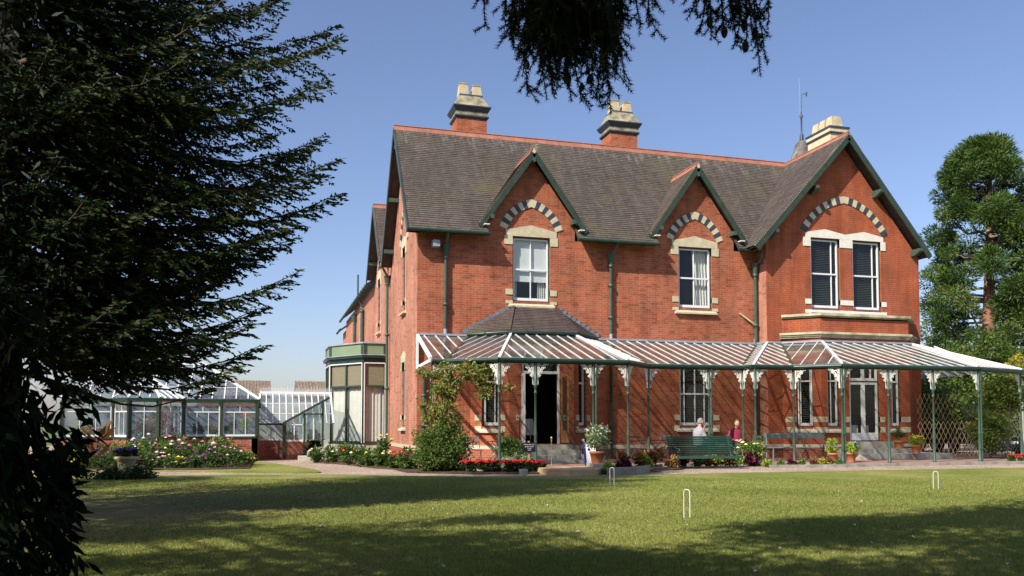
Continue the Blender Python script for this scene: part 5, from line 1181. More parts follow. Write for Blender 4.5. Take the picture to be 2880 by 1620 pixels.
# trellis, fence, car ----------------------------------------------
M['tan_shaded'] = plain('shaded_tan_lath', (.22,.17,.11), .8, .2, 8)  # tan lath painted darker, stands for shade on the upper trellis
t = thing('trellis', 'diamond pattern tan wooden trellis panel under the verandah end', 'trellis', (24.6,26.6,0))
def lattice(x0,y0,x1,y1,z0,z1,m,par,pt=.17,w=.022,name='lattice'):
    L_ = sqrt((x1-x0)**2+(y1-y0)**2); ux, uy = (x1-x0)/L_, (y1-y0)/L_; mb = MB(); H_ = z1-z0
    for s_ in (-1,1):
        k_ = -H_*.5
        while k_ < L_+H_*.5:
            a0, a1 = k_, k_+s_*H_*.45; zz0, zz1 = z0, z1
            def clip(a): return min(max(a,0),L_)
            A0, A1 = a0, a1
            if abs(a1-a0) > 1e-6:
                t0 = (clip(a0)-a0)/(a1-a0); t1 = (clip(a1)-a0)/(a1-a0)
                if t1 > t0 and 0 <= t0 <= 1 and t1 <= 1:
                    p = (x0+ux*(a0+(a1-a0)*t0), y0+uy*(a0+(a1-a0)*t0)+s_*.006, zz0+H_*t0); q = (x0+ux*(a0+(a1-a0)*t1), y0+uy*(a0+(a1-a0)*t1)+s_*.006, zz0+H_*t1); mb.beam(p,q,.01,w,(0,0,1)) if False else mb.beam(p,q,.012,w,(uy,-ux,0)) if False else mb.beam(p,q,w,.01,(uy,-ux,0))
            k_ += pt
    return mb.build(name, m, par)
lattice(23.8,27.0,26.1,26.2,0.02,1.35,M['tan'],t,.17,.017); lattice(23.6,27.2,25.3,26.6,1.35,2.4,M['tan_shaded'],t,.17,.015)
t = thing('fence', 'weathered grey timber fence with diamond lattice at the right edge', 'fence', (27,27,0))
for x,y in ((28.35,26.6),(29.0,26.3)): mb = MB(); mb.box(x-.05,x+.05,y-.05,y+.05,-.1,2.1); mb.build('post', M['stone'], t)
mb = MB()
for i in range(8): mb.box(28.9+i*.15,29.03+i*.15,26.28,26.3,0,2.0)
mb.build('boards', plain('grey_boards',(.35,.32,.28),.8,.15,5), t); lattice(26.3,27.4,28.35,26.6,0,2.05,plain('grey_lattice',(.10,.11,.09),.8,.2,5),t,.12)
def car(x, y, rz, m, label):
    t = thing('parked_car', label, 'car', (0,0,0)); mb = MB(); L2, w = 2.05, .85
    prof = [(-L2,.35),(-L2,.75),(-L2+.15,.9),(-.95,1.0),(-.35,1.42),(.9,1.44),(1.55,1.02),(L2-.05,.92),(L2,.6),(L2,.35)]
    mb.prism([(a,-w,z) for a,z in prof], (0,2*w,0)); mb.build('body', m, t); mb = MB()
    mb.prism([(a,-w-.005,z) for a,z in [(-.85,1.02),(-.33,1.37),(.85,1.38),(1.35,1.03)]], (0,2*w+.01,0)); mb.prism([(-.93,-w+.1,1.03),(-.40,-w+.1,1.40),(-.42,w-.1,1.42),(-.96,w-.1,1.04)], (-.01,0,.01)); mb.build('windows', M['black'], t)
    for a in (-1.3,1.3):
        for s_ in (-1,1):
            mb = MB(); mb.tube([(a,s_*(w-.18),.32),(a,s_*(w+.01),.32)], .32, 18); wh_ = mb.build('wheel', M['black'], t)
            mb = MB(); mb.tube([(a,s_*(w+.01),.32),(a,s_*(w+.02),.32)], .2, 14); mb.build('rim', M['lead'], wh_)
    for s_ in (-1,1): mb = MB(); mb.box(-L2-.01,-L2+.05,s_*.6-.13,s_*.6+.13,.62,.74); mb.build('headlight', M['blind'], t)
    mb = MB(); mb.box(-L2-.012,-L2,-.26,.26,.42,.52); mb.build('number_plate', M['white'], t)
    mb = MB(); mb.box(-L2-.01,-L2,-.45,.45,.56,.68); mb.build('grille', M['dark'], t)
    t.location = (x,y,0); t.rotation_euler = (0,0,rz); return t
M['carblue'] = plain('blue_car_paint', (.015,.045,.22), .2, .1, 3, spec=.6); M['cardark'] = plain('dark_car_paint', (.03,.045,.075), .2, .1, 3, spec=.6)
car(28.6,33.5,radians(100),M['carblue'],'blue parked car half hidden behind the tan trellis'); car(30.5,30.5,radians(75),M['cardark'],'dark parked car behind the leafy lattice fence at the right edge')

# ================================================================== PLANTING
def W2(d, r): return np.array([d*sin(YAW)+r*cos(YAW), d*cos(YAW)-r*sin(YAW)])   # (ahead, right) of the viewpoint to ground x, y
def rhomb(p, d, l, w, nrm=None, g=rng):
    """leaf quads: base p (N,3), unit direction d (N,3), length l, width w"""
    N = len(p); q = g.normal(size=(N,3)) if nrm is None else nrm
    s = np.cross(d, q); s /= np.linalg.norm(s, axis=1, keepdims=True)+1e-9
    l = np.broadcast_to(l, (N,))[:,None]; w = np.broadcast_to(w, (N,))[:,None]
    return np.stack([p, p+d*l*.45+s*w*.5, p+d*l, p+d*l*.45-s*w*.5], 1).reshape(-1,3)
def tri(p, d, l, w, g=rng):
    N = len(p); q = g.normal(size=(N,3)); s = np.cross(d, q); s /= np.linalg.norm(s, axis=1, keepdims=True)+1e-9
    l = np.broadcast_to(l, (N,))[:,None]; w = np.broadcast_to(w, (N,))[:,None]
    return np.stack([p-s*w*.5, p+s*w*.5, p+d*l], 1).reshape(-1,3)
def unit(a): return a/(np.linalg.norm(a, axis=1, keepdims=True)+1e-9)
def rdir(n, up=0.0):
    d = rng.normal(size=(n,3)); d[:,2] += up; return unit(d)
def clumps(c, rad, k, per, cr, leaf, up=.2, shell=.55, flat=1.0, out=.6):
    """leaves gathered in k clumps spread through an ellipsoid; returns verts, tint"""
    c = np.array(c, float); rad = np.array(rad, float)
    u = unit(rng.normal(size=(k,3)))*(shell+(1-shell)*rng.random((k,1)))**.7; cc = c+u*rad
    idx = np.repeat(np.arange(k), per); n = len(idx); crr = cr*(.6+.8*rng.random(k))
    off = unit(rng.normal(size=(n,3)))*(rng.random((n,1))**.45); off[:,2] *= flat; p = cc[idx]+off*crr[idx][:,None]
    d = unit(off*out+rdir(n, up)); v = rhomb(p, d, leaf[0]*(.6+.8*rng.random(n)), leaf[1]*(.6+.8*rng.random(n)))
    t = np.clip(.5+.16*rng.normal(size=n)+.10*rng.normal(size=k)[idx], 0, 1); return v, np.repeat(t, 4)
def octs(c, r, fl=.7):
    """small 6-petalled flower heads"""
    vs = []
    for k_ in range(6):
        a0, a1 = 2*pi*k_/6, 2*pi*(k_+1)/6; n = len(c)
        for zz, top in ((.0, 1), (-.0, -1)):
            j = r[:,None]*np.array([cos(a0), sin(a0), 0]); k2 = r[:,None]*np.array([cos(a1), sin(a1), 0]); tp = r[:,None]*np.array([0,0,fl*top])
            vs.append(np.stack([c+j, c+k2, c+tp], 1))
    v = np.concatenate(vs, 1) if False else np.stack(vs, 1).reshape(-1,3); return v
LM = dict(
 leaf=leafmat('leaf_green', [(.03,.065,.014),(.065,.13,.022),(.13,.21,.04)], 0, .3), dark=leafmat('leaf_dark', [(.012,.028,.009),(.028,.06,.014),(.06,.10,.025)], 0, .25),
 lime=leafmat('leaf_lime', [(.16,.26,.03),(.30,.42,.05),(.48,.55,.09)], 0, .3), bronze=leafmat('leaf_bronze', [(.07,.025,.015),(.22,.10,.03),(.38,.28,.07)], 0, .2),
 plum=leafmat('leaf_plum', [(.03,.006,.012),(.10,.012,.03),(.18,.03,.06)], 0, .2), silver=leafmat('leaf_silver', [(.10,.17,.06),(.28,.36,.18),(.55,.60,.45)], 0, .3),
 rose=leafmat('leaf_rose', [(.06,.12,.02),(.14,.23,.04),(.32,.36,.08)], 0, .35), climb=leafmat('leaf_climber', [(.045,.085,.018),(.12,.20,.035),(.26,.33,.07),(.30,.16,.06)], 0, .35),
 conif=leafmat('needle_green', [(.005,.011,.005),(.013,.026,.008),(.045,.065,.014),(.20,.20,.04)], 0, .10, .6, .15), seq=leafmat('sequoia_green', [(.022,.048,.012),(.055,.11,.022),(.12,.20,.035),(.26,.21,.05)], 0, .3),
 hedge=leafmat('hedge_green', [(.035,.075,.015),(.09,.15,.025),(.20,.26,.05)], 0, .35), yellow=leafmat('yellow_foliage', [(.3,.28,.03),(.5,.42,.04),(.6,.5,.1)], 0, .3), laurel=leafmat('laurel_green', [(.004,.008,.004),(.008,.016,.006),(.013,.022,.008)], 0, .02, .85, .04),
 grass=leafmat('grass_blade', [(.12,.16,.03),(.24,.28,.06),(.42,.40,.14)], 0, .3, .6, .2))
FM = {k_: plain('petal_'+k_, c, .6, .25, 30) for k_, c in dict(red=(.42,.012,.012), pink=(.75,.13,.28), palepink=(.8,.45,.5), white=(.82,.78,.68), yellow=(.82,.62,.05), orange=(.8,.2,.03), purple=(.25,.03,.25), violet=(.04,.015,.10), blue=(.12,.10,.5), maroon=(.22,.005,.02), lemon=(.8,.75,.3)).items()}
M['dkbark'] = plain('dark_twig', (.03,.026,.016), .9, .3, 12); M['bark'] = plain('bark', (.10,.065,.045), .95, .35, 6, .8); M['barkred'] = plain('sequoia_bark', (.25,.13,.08), .95, .35, 3, .9); M['barkgrey'] = plain('grey_twig', (.20,.17,.13), .9, .3, 12)
NPL = [0]
def plant(x, y, z, r, h, lm, blooms, label, cat='plant', group=None, n=500, leaf=(.09,.045), nb=8, br=.045, name='flowering_plant', top=.75, par=None):
    """stems, leaf clumps and flower heads; with par the plant is a part of its pot"""
    own = par is None
    if own: t = thing(name, label, cat, (x,y,z), group)
    else: t = par
    k_ = max(5, n//60); v, ti = clumps((x,y,z+h*.52), (r*.75,r*.75,h*.45), k_, n//k_, min(r,h)*.42, leaf, .4, .3)
    v[:,2] = np.maximum(v[:,2], z+.005); npmesh('foliage', v, 4, LM[lm], t, ti)
    if own:
        mb = MB()
        for i in range(5):
            a = random.random()*6.3; mb.tube([(x,y,z-.01),(x+.3*r*cos(a),y+.3*r*sin(a),z+h*.4),(x+.6*r*cos(a),y+.6*r*sin(a),z+h*.8)], .006, 4, cap=False)
        mb.build('stem', M['barkgrey'], t)
    if blooms:
        for b in (blooms if isinstance(blooms, (list,tuple)) else [blooms]):
            m_ = max(1, nb//(len(blooms) if isinstance(blooms,(list,tuple)) else 1)); a = rng.random(m_)*6.3; q = rng.random(m_)**.5*r*.95
            c = np.stack([x+q*np.cos(a), y+q*np.sin(a), z+h*(top+(1.08-top)*rng.random(m_)**.7)-q*q/r*.35*h], 1); rb = br*(.7+.6*rng.random(m_))
            if m_ <= 8:
                for j_ in range(m_): npmesh('bloom', octs(c[j_:j_+1], rb[j_:j_+1]), 3, FM[b], t)
            else: npmesh('blooms', octs(c, rb), 3, FM[b], t)
    return t
# --- dahlia bed before the greenhouse
G1 = 'dahlias and roses in the bed before the greenhouse'
cols = ['pink','white','red','yellow','palepink','purple','maroon','lemon']
sp = []
for row, (yy, hh) in enumerate(((27.6,.52),(28.4,.62),(29.4,.95),(30.4,1.0))):
    x = -6.9+.3*(row % 2)
    while x < -.55:
        if not (row == 0 and x > -.9) : sp.append((x+random.uniform(-.1,.1), yy+(-.02*(x+3))*0+max(0,(-2.0-x))*.22+random.uniform(-.1,.1), hh*random.uniform(.8,1.15), row))
        x += .52 if row < 2 else .62
for i, (x, y, h, row) in enumerate(sp):
    if row >= 2 and x < -4.6: h *= .62
    if row >= 2 and x > -1.25: h *= .5
    c = random.choice(cols if row < 2 else ['pink','palepink','white','white','pink']); adj = {'palepink':'pale pink'}.get(c, c)
    kind = 'low bedding plant' if row == 0 else ('dahlia' if row == 1 else 'tall rose bush')
    plant(x, y, GZ, .36 if row < 2 else .45, h, 'leaf' if row != 2 else 'rose', c, '%s with %s flowers in the bed before the greenhouse' % (kind, adj), 'rose bush' if row > 1 else 'flower', G1, 420 if row < 2 else 560, (.10,.05), 8 if row < 2 else 5, .048 if row < 2 else .07, top=.45)
G2 = 'flowering plants along the foot of the green side bay'
for i, (x, y, h, c) in enumerate(((1.75,31.0,.5,'white'),(2.2,30.4,.5,'white'),(2.55,29.4,.62,'red'),(2.75,28.8,.6,'orange'),(2.95,28.0,.5,'white'),(3.2,27.4,.45,'yellow'),(3.45,26.9,.5,'lemon'),(3.6,27.7,1.0,'yellow'),(3.9,26.5,.5,'red'),(4.15,26.0,.55,'pink'),(4.3,27.0,.6,'yellow'),(4.05,25.4,.5,'maroon'))):
    plant(x, y, GZ, .36, h, 'leaf', c, {7:'tall yellow flowered plant rising against the side bay plinth'}.get(i, 'low plant with %s flowers beside the side bay' % c), 'flower', G2, 480, (.12,.055), 7, .05)
# --- red begonias, coleus and bedding along the terrace
G3 = 'red begonias in the bed left of the door steps'
for i in range(11):
    t_ = i/10; x = 5.35+2.0*t_+random.uniform(-.05,.05); y = 23.05-.5*t_*.6+random.uniform(-.1,.1)
    plant(x, y, -.08, .2, .30, 'dark', 'red', 'red begonia in the dark bed left of the door steps', 'flower', G3, 300, (.07,.04), 20, .045, top=.85)
G4 = 'coleus and bedding plants before the slatted green bench'
for i, (x, y, r, h, lm, b, lb) in enumerate(((8.95,21.65,.16,.18,'lime','lemon','small lime green plant at the corner of the stone edging'),(9.35,21.85,.13,.16,'plum',None,'dark plum bedding plant on the stone edging'),(9.65,22.1,.15,.22,'plum',None,'taller dark plum plant beside the small lime one'),
    (9.75,22.5,.28,.42,'bronze',None,'bronze and yellow coleus left of the lime coleus'),(10.1,22.4,.26,.42,'bronze',None,'bronze coleus touching the lime coleus'),(10.45,22.5,.22,.40,'lime',None,'bright lime yellow coleus among bronze ones'),(10.75,22.9,.28,.52,'bronze','orange','tall orange-bronze coleus beside the slatted bench'),(11.05,23.2,.32,.62,'bronze',None,'tallest bronze coleus against the slatted bench end'),
    (11.35,22.75,.22,.3,'bronze',None,'small bronze coleus under the left arm of the bench'),(11.75,23.3,.2,.34,'plum','red','deep red coleus behind the bench legs'),(12.1,23.35,.2,.3,'plum','red','red and plum coleus under the middle of the bench'),(12.5,23.3,.22,.26,'leaf',None,'low green plant under the bench seat'),(12.85,23.4,.2,.3,'bronze',None,'dark bronze plant under the bench seat'),
    (13.2,23.45,.22,.34,'lime',None,'lime coleus under the right part of the bench'),(13.55,23.5,.2,.26,'bronze','yellow','yellow-green plant at the right bench leg'),(13.95,23.5,.2,.32,'lime',None,'lime plant just right of the bench'),(14.25,23.6,.22,.36,'plum',None,'plum purple coleus right of the bench'),(14.6,23.7,.24,.36,'plum',None,'plum purple coleus by the wing corner post'))):
    plant(x, y, -.05 if x > 10.4 else -.02, r, h, lm, b, lb, 'plant', G4, 360, (.10,.055), 6, .035, name='bedding_plant')
for i, (x, y, lm, lb) in enumerate(((14.9,23.3,'lime','small yellow-green plant at the left end of the grey edging'),(15.3,23.2,'rose','low pale green plant behind the grey edging'),(15.6,23.1,'plum','small dark red plant in the strip before the long bench'),(15.95,23.1,'rose','loose green plant before the left leg of the long bench'),(16.3,23.0,'bronze','orange-bronze plant left of the yellow one before the long bench'),(16.6,22.95,'yellow','bright yellow plant in the strip before the long bench'),(16.85,22.9,'bronze','orange-bronze plant right of the yellow one before the long bench'),(17.05,22.8,'rose','small green plant at the right end of the grey edging'))):
    plant(x, y, -.07, .19, .27 if i in (4,5,6) else .17, lm, None, lb, 'plant', 'bedding plants in the strip before the long bench', 260, (.07,.04), name='bedding_plant')
for i in range(7): plant(24.0+i*.55, 22.9+.1*(i%2), -.1, .2, .30, 'leaf', 'red', 'red geranium in the bed at the far right post', 'flower', 'red geraniums at the right edge', 260, (.08,.045), 16 if i < 3 else 5, .05, top=.85)
# --- rose shrubs
def shrub(name, c, rad, k_, per, cr, leaf, lm, label, cat='shrub', blooms=None, stems=6, shell=.3, up=.1, nb=14, group=None, out=.5):
    t = thing(name, label, cat, (c[0],c[1],GZ), group); v, ti = clumps(c, rad, k_, per, cr, leaf, up, shell, .8, out); v[:,2] = np.maximum(v[:,2], GZ+.02); npmesh('foliage', v, 4, LM[lm], t, ti)
    mb = MB()
    for i in range(stems):
        a = random.random()*6.3; q = random.uniform(.3,.8); mb.tube([(c[0],c[1],GZ),(c[0]+q*rad[0]*.5*cos(a),c[1]+q*rad[1]*.5*sin(a),c[2]*.7+.1),(c[0]+q*rad[0]*cos(a),c[1]+q*rad[1]*sin(a),c[2]+rad[2]*.6)], [.02,.014,.006], 5, cap=False)
    mb.build('stem', M['barkgrey'], t)
    if blooms:
        n = nb; p = np.array(c)+unit(rng.normal(size=(n,3)))*np.array(rad); npmesh('blooms', octs(p, .04+.03*rng.random(n)), 3, FM[blooms], t)
    return t
shrub('rose_bush', (14.72,24.05,.36), (.5,.35,.34), 34, 60, .15, (.08,.045), 'rose', 'leafy rose bush with pale buds before the man in the maroon jumper', 'rose bush', 'lemon')
shrub('rose_bush', (15.25,24.6,.5), (.22,.25,.45), 12, 50, .12, (.08,.045), 'rose', 'thin rose stem rising behind the leafy rose bush', 'rose bush', 'lemon', nb=4)
shrub('garden_shrub', (7.0,24.5,.45), (.48,.35,.42), 30, 70, .17, (.09,.035), 'leaf', 'rounded green shrub left of the door steps', 'shrub')
shrub('garden_shrub', (7.05,24.1,.18), (.48,.3,.2), 22, 60, .14, (.08,.03), 'silver', 'low silvery shrub under the rounded green one', 'shrub')
# climbing shrub on the west corner posts
t = thing('climbing_shrub', 'tall climbing shrub with loose bright leaves growing up the left verandah posts', 'climber', (5.0,24.2,GZ))
parts = [clumps((4.75,24.0,.5),(.78,.6,.75),80,150,.26,(.075,.04),.1,.3), clumps((4.9,24.2,1.55),(.45,.38,.75),38,90,.20,(.085,.045),.0,.3), clumps((4.95,24.3,2.45),(.45,.38,.6),26,70,.20,(.09,.05),-.1,.4),
    clumps((5.75,24.1,2.75),(.55,.25,.28),18,70,.2,(.09,.05),-.2,.4), clumps((6.1,24.0,2.35),(.22,.2,.35),9,60,.16,(.09,.05),-.3,.4), clumps((4.45,24.4,2.7),(.35,.25,.12),7,40,.12,(.09,.05),-.1,.4), clumps((4.35,24.3,1.65),(.25,.2,.3),6,40,.12,(.09,.05),-.1,.4), clumps((6.6,23.5,2.3),(.2,.1,.06),3,30,.1,(.08,.045),-.1,.4)]
v = np.concatenate([p[0] for p in parts]); ti = np.concatenate([np.clip(p[1]+(.18 if i else -.25), 0, 1) for i, p in enumerate(parts)]); v[:,2] = np.maximum(v[:,2], GZ+.02); npmesh('foliage', v, 4, LM['climb'], t, ti)
mb = MB()
for pts in ([(5.0,24.2,GZ),(5.1,24.3,.9),(5.0,24.35,1.8),(5.15,24.35,3.0)],[(4.9,24.2,GZ),(4.7,24.3,1.0),(4.6,24.4,2.0),(4.65,24.4,2.9)],[(5.05,24.35,2.3),(5.6,24.15,2.8),(6.2,24.0,2.7)],[(4.9,24.2,.5),(4.6,24.3,1.4),(4.3,24.3,1.8)]): mb.tube(pts, [.03]+[.02]*(len(pts)-2)+[.008], 6, cap=False)
mb.build('stem', M['barkgrey'], t)
# pots' plants
for p_, a in zip(POTS, ((9.1,22.85,.5,.36,.62,'silver',['white'],12,.04,1300,(.10,.05)),(18.5,23.95,.26,.28,.36,'lime',['blue'],4,.06,700,(.09,.045)),(21.95,25.0,.42,.28,.42,'lime',['yellow'],16,.04,700,(.08,.04)),(18.0,24.3,.24,.2,.62,'lime',None,0,.05,700,(.07,.035)),(22.0,25.9,.62,.2,.55,'leaf',None,0,.03,900,(.06,.02)))):
    plant(a[0], a[1], a[2], a[3], a[4], a[5], a[6], '', n=a[9], leaf=a[10], nb=a[7], br=a[8], par=p_)
ur = [o for o in D.objects if o.name == 'stone_urn'][0]
plant(-3.35, 23.1, .38, .29, .24, 'dark', 'violet', '', n=500, nb=60, br=.05, par=ur, top=.8)
shrub('garden_shrub', (-3.35,23.0,-.03), (.9,.5,.15), 50, 90, .2, (.08,.04), 'dark', 'low dark planting ringed around the foot of the stone urn', 'shrub', stems=4)
# canna with bronze leaves
t = thing('canna_plant', 'canna plant with broad red-bronze leaves left of the stone urn', 'plant', (-4.6,26.3,GZ)); mb = []
n = 26; a = rng.random(n)*6.3; p = np.stack([-4.6+.12*np.cos(a), 26.3+.12*np.sin(a), rng.uniform(.2,1.0,n)],1); d = unit(np.stack([np.cos(a),np.sin(a),rng.uniform(.5,1.6,n)],1)); npmesh('foliage', rhomb(p,d,.5,.17), 4, LM['bronze'], t, np.repeat(rng.random(n)*.6,4))
# plants inside the greenhouse
sg = thing('plant_staging', 'slatted plant staging bench inside the greenhouse', 'bench', (-1.6,34.6,0)); mb = MB(); mb.box(-2.7,-.5,34.2,34.9,.74,.78); mb.build('top', M['lead'], sg)
for x in (-2.65,-.55):
    mb = MB(); mb.box(x-.03,x+.03,34.3,34.8,-.1,.74); mb.build('leg', M['lead'], sg)
for i, (x, y, h, c, lm) in enumerate(((-2.5,34.4,.5,'pink','leaf'),(-1.95,34.4,.4,'red','leaf'),(-1.35,34.45,.75,'red','dark'),(-.75,34.4,.85,'orange','lime'))): plant(x, y, .78, .24, h, lm, c, ['pink flowered','red flowered','tall dark','tall lime green'][i]+' pot plant on the staging inside the greenhouse', 'plant', None, 420, (.11,.05), 6, .05, name='pot_plant')
plant(-4.1, 34.6, .0, .75, 1.6, 'dark', 'red', 'large dark green plant with red flowers inside the greenhouse door', 'plant', None, 1200, (.14,.07), 22, .05, name='pot_plant')
for x in (-6.3,-5.6,-3.1): plant(x, 34.5, .0, .4, 1.25, 'leaf', 'pink', 'leafy plant with pink flowers against the greenhouse glass', 'plant', 'leafy plants against the greenhouse glass', 600, (.12,.06), 5, .05, name='pot_plant')
plant(1.9, 35.5, -.1, .3, 1.1, 'dark', None, 'broad leaved dark plant just inside the glass porch', 'plant', None, 400, (.2,.12), name='pot_plant')
plant(1.0, 35.3, .5, .25, .7, 'leaf', 'red', 'leafy plant behind the panes of the glass porch', 'plant', None, 400, (.12,.06), 3, .04, name='pot_plant')

# --- hedge, climbers and trees on the right
shrub('hedge_shrub', (27.0,30.5,1.7), (2.6,1.1,1.5), 170, 110, .42, (.15,.08), 'hedge', 'tall loose green hedge behind the trellis', 'hedge', stems=10, shell=.35)
shrub('hedge_shrub', (30.8,29.2,1.9), (2.3,1.2,1.8), 150, 110, .42, (.15,.08), 'hedge', 'sunlit hedge behind the lattice fence at the right edge', 'hedge', stems=8, shell=.35)
shrub('hedge_shrub', (26.2,33.5,2.3), (1.6,1.2,2.2), 90, 110, .45, (.16,.08), 'dark', 'dark evergreen shrub in the shade beside the wing wall', 'hedge', stems=6, shell=.3)
shrub('climbing_shrub', (25.8,24.9,2.35), (.75,.5,.75), 44, 80, .25, (.12,.07), 'climb', 'leafy climber hanging over the right end of the verandah', 'climber', stems=4)
shrub('climbing_shrub', (25.2,25.0,.95), (.7,.4,.75), 44, 70, .24, (.12,.07), 'climb', 'lower climber scrambling beside the double post at the right', 'climber', stems=6)
shrub('climbing_shrub', (27.2,26.9,1.5), (.95,.25,.55), 50, 80, .25, (.10,.06), 'climb', 'climber spreading over the diamond lattice fence', 'climber', stems=5)
def conifer_far(name, x, y, zt, prof, label, k_=265, cr=.66, per=420, lm='seq', lean=0.0, zb=3.0, leaf=(.24,.06)):
    t = thing(name, label, 'tree', (x,y,-.1)); z = zb+(zt-zb)*rng.random(k_)**.9; rr = np.interp(z, [p[0] for p in prof], [p[1] for p in prof]); a = rng.random(k_)*2*pi; q = rr*(.35+.65*rng.random(k_)**.5)
    cc = np.stack([x+q*np.cos(a), y+q*np.sin(a), z], 1); idx = np.repeat(np.arange(k_), per); n = len(idx); s_ = cr*(.55+.75*rng.random(k_))
    off = unit(rng.normal(size=(n,3)))*(rng.random((n,1))**.33); off[:,2] *= .75; p = cc[idx]+off*s_[idx][:,None]; d = unit(off+.35*rdir(n,.3)); v = rhomb(p, d, leaf[0]*(.6+.8*rng.random(n)), leaf[1])
    ti = np.clip(.42+.14*rng.normal(size=n)+.13*rng.normal(size=k_)[idx]+(rng.random(k_)[idx] > .95)*.25, 0, 1); npmesh('crown', v, 4, LM[lm], t, np.repeat(ti,4))
    mb = MB(); mb.tube([(x-.35,y,-.1),(x-.25,y,4),(x,y,8.5),(x+.3,y,zt-2)], [.52,.42,.30,.10], 12); mb.build('trunk', M['barkred'], t); mb = MB()
    for i in range(0, k_, 3):
        b = cc[i]; zb_ = max(1.0, b[2]-.5-.25*q[i]); mb.tube([(x-.1,y,zb_), (x+(b[0]-x)*.55, y+(b[1]-y)*.55, zb_+.1), tuple(b)], [.085,.06,.025], 5, cap=False)
    mb.build('limb', M['barkgrey'], t); return t
xs_, ys_ = W2(48, 27.0)
conifer_far('giant_sequoia', xs_, ys_, 17.2, ((3,3.2),(5,2.8),(8,3.3),(11.5,3.1),(14.5,2.4),(16.2,1.7),(17.3,.5)), 'tall giant sequoia with tufted green foliage and reddish trunk at the right edge')
xs_, ys_ = W2(50, 31.5); conifer_far('conifer_tree', xs_, ys_, 11.5, ((0,2.8),(6,2.6),(9,2.2),(11.5,.5)), 'shorter conifer half out of the frame behind the sequoia', 120, .6, 300, zb=1.2)
for (d_, r_, c_, rad, lb) in ((44,23.0,3.2,(1.9,1.5,2.4),'rounded green tree peeping over the verandah roof beside the wing'),(43,24.6,3.2,(1.2,1.2,2.9),'shrubby tree with yellow-green leaves left of the sequoia trunk'),(42,28.5,3.0,(2.6,1.6,2.4),'dark leafy tree under the sequoia at the right edge')):
    x, y = W2(d_, r_); shrub('garden_tree', (x,y,c_), rad, 110, 150, .5, (.16,.08), 'hedge' if 'yellow' in lb else 'seq', lb, 'tree', stems=6, shell=.3)
x, y = W2(41, 24.2); shrub('garden_shrub', (x,y,3.6), (.5,.4,1.1), 26, 60, .2, (.14,.06), 'yellow', 'upright golden shrub tip showing above the verandah roof', 'shrub', stems=3)

# --- big dark conifer on the left
def limb(P0, az, L_, el0, sag, tip, dens=1.0):
    """one drooping limb with flat sprays; returns polyline and needle sprays"""
    n = 15; s = np.linspace(0,1,n); h = np.stack([np.cos(az+.25*(s-.5)*s), np.sin(az+.25*(s-.5)*s), np.zeros(n)],1)
    pts = np.zeros((n,3)); pts[0] = P0
    for i in range(1, n):
        e = el0-sag*sin(pi*min(1, s[i]*1.25))+tip*max(0, s[i]-.6)*2.2; st_ = h[i]*cos(e)+np.array([0,0,sin(e)]); pts[i] = pts[i-1]+st_*L_/(n-1)
    seg_v = []; seg_t = []; tw = []
    m = max(4, int(L_/.085*dens))
    for j in range(m):
        u = .10+.90*(j+random.random())/m; f = u*(n-1); i = min(n-2, int(f)); p = pts[i]+(pts[i+1]-pts[i])*(f-i); dd = unit((pts[i+1]-pts[i])[None])[0]; sd = np.cross(dd, [0,0,1]); sd /= np.linalg.norm(sd)+1e-9
        side = 1 if j % 2 else -1; l2 = (.30*L_*(1-u)**.75+.22)*random.uniform(.55,1.15); dir2 = dd*.78+sd*side*.68+np.array([0,0,random.uniform(-.28,.10)]); dir2 /= np.linalg.norm(dir2)
        k2 = max(4, int(l2/.042)); ss = np.linspace(.05, 1, k2); q = p+np.outer(ss*l2, dir2); q[:,2] -= .16*l2*ss**2; tw.append((p, q[k2//2], q[-1]))
        for sg in (-1,1):
            lat = np.cross(dir2, [0,0,1]); lat /= np.linalg.norm(lat)+1e-9; d = dir2*.65+lat*sg*.75; D_ = np.tile(d, (k2,1))+rng.normal(size=(k2,3))*.22; D_[:,2] -= .22; D_ = unit(D_)
            ll = .135*(1-.40*ss)*(.7+.6*rng.random(k2)); seg_v.append(rhomb(q, D_, ll, .040)); seg_t.append(np.repeat(np.clip(.40+.14*rng.normal(size=k2)+.25*max(0,u-.8), 0, 1), 4))
    return pts, np.concatenate(seg_v), np.concatenate(seg_t), tw
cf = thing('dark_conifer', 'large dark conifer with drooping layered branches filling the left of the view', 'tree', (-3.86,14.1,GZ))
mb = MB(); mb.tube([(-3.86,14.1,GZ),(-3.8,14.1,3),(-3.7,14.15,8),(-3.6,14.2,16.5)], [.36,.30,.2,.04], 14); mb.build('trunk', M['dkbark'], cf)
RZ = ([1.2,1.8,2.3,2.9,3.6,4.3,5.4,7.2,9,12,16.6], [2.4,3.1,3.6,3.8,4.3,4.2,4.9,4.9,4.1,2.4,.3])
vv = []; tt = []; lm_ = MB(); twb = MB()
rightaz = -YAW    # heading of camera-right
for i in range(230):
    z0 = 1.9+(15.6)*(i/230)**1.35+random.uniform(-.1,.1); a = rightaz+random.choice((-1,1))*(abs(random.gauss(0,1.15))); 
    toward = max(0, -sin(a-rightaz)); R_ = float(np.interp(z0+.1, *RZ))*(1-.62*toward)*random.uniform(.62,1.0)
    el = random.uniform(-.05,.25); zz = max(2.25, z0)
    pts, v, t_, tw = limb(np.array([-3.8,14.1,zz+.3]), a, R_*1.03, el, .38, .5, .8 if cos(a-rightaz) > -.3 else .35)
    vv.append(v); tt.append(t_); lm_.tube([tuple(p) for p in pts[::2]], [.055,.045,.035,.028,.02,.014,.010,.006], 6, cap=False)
    for a_, b_, c_ in tw[::3]: twb.tube([tuple(a_), tuple(b_), tuple(c_)], [.006,.005,.003], 3, cap=False)
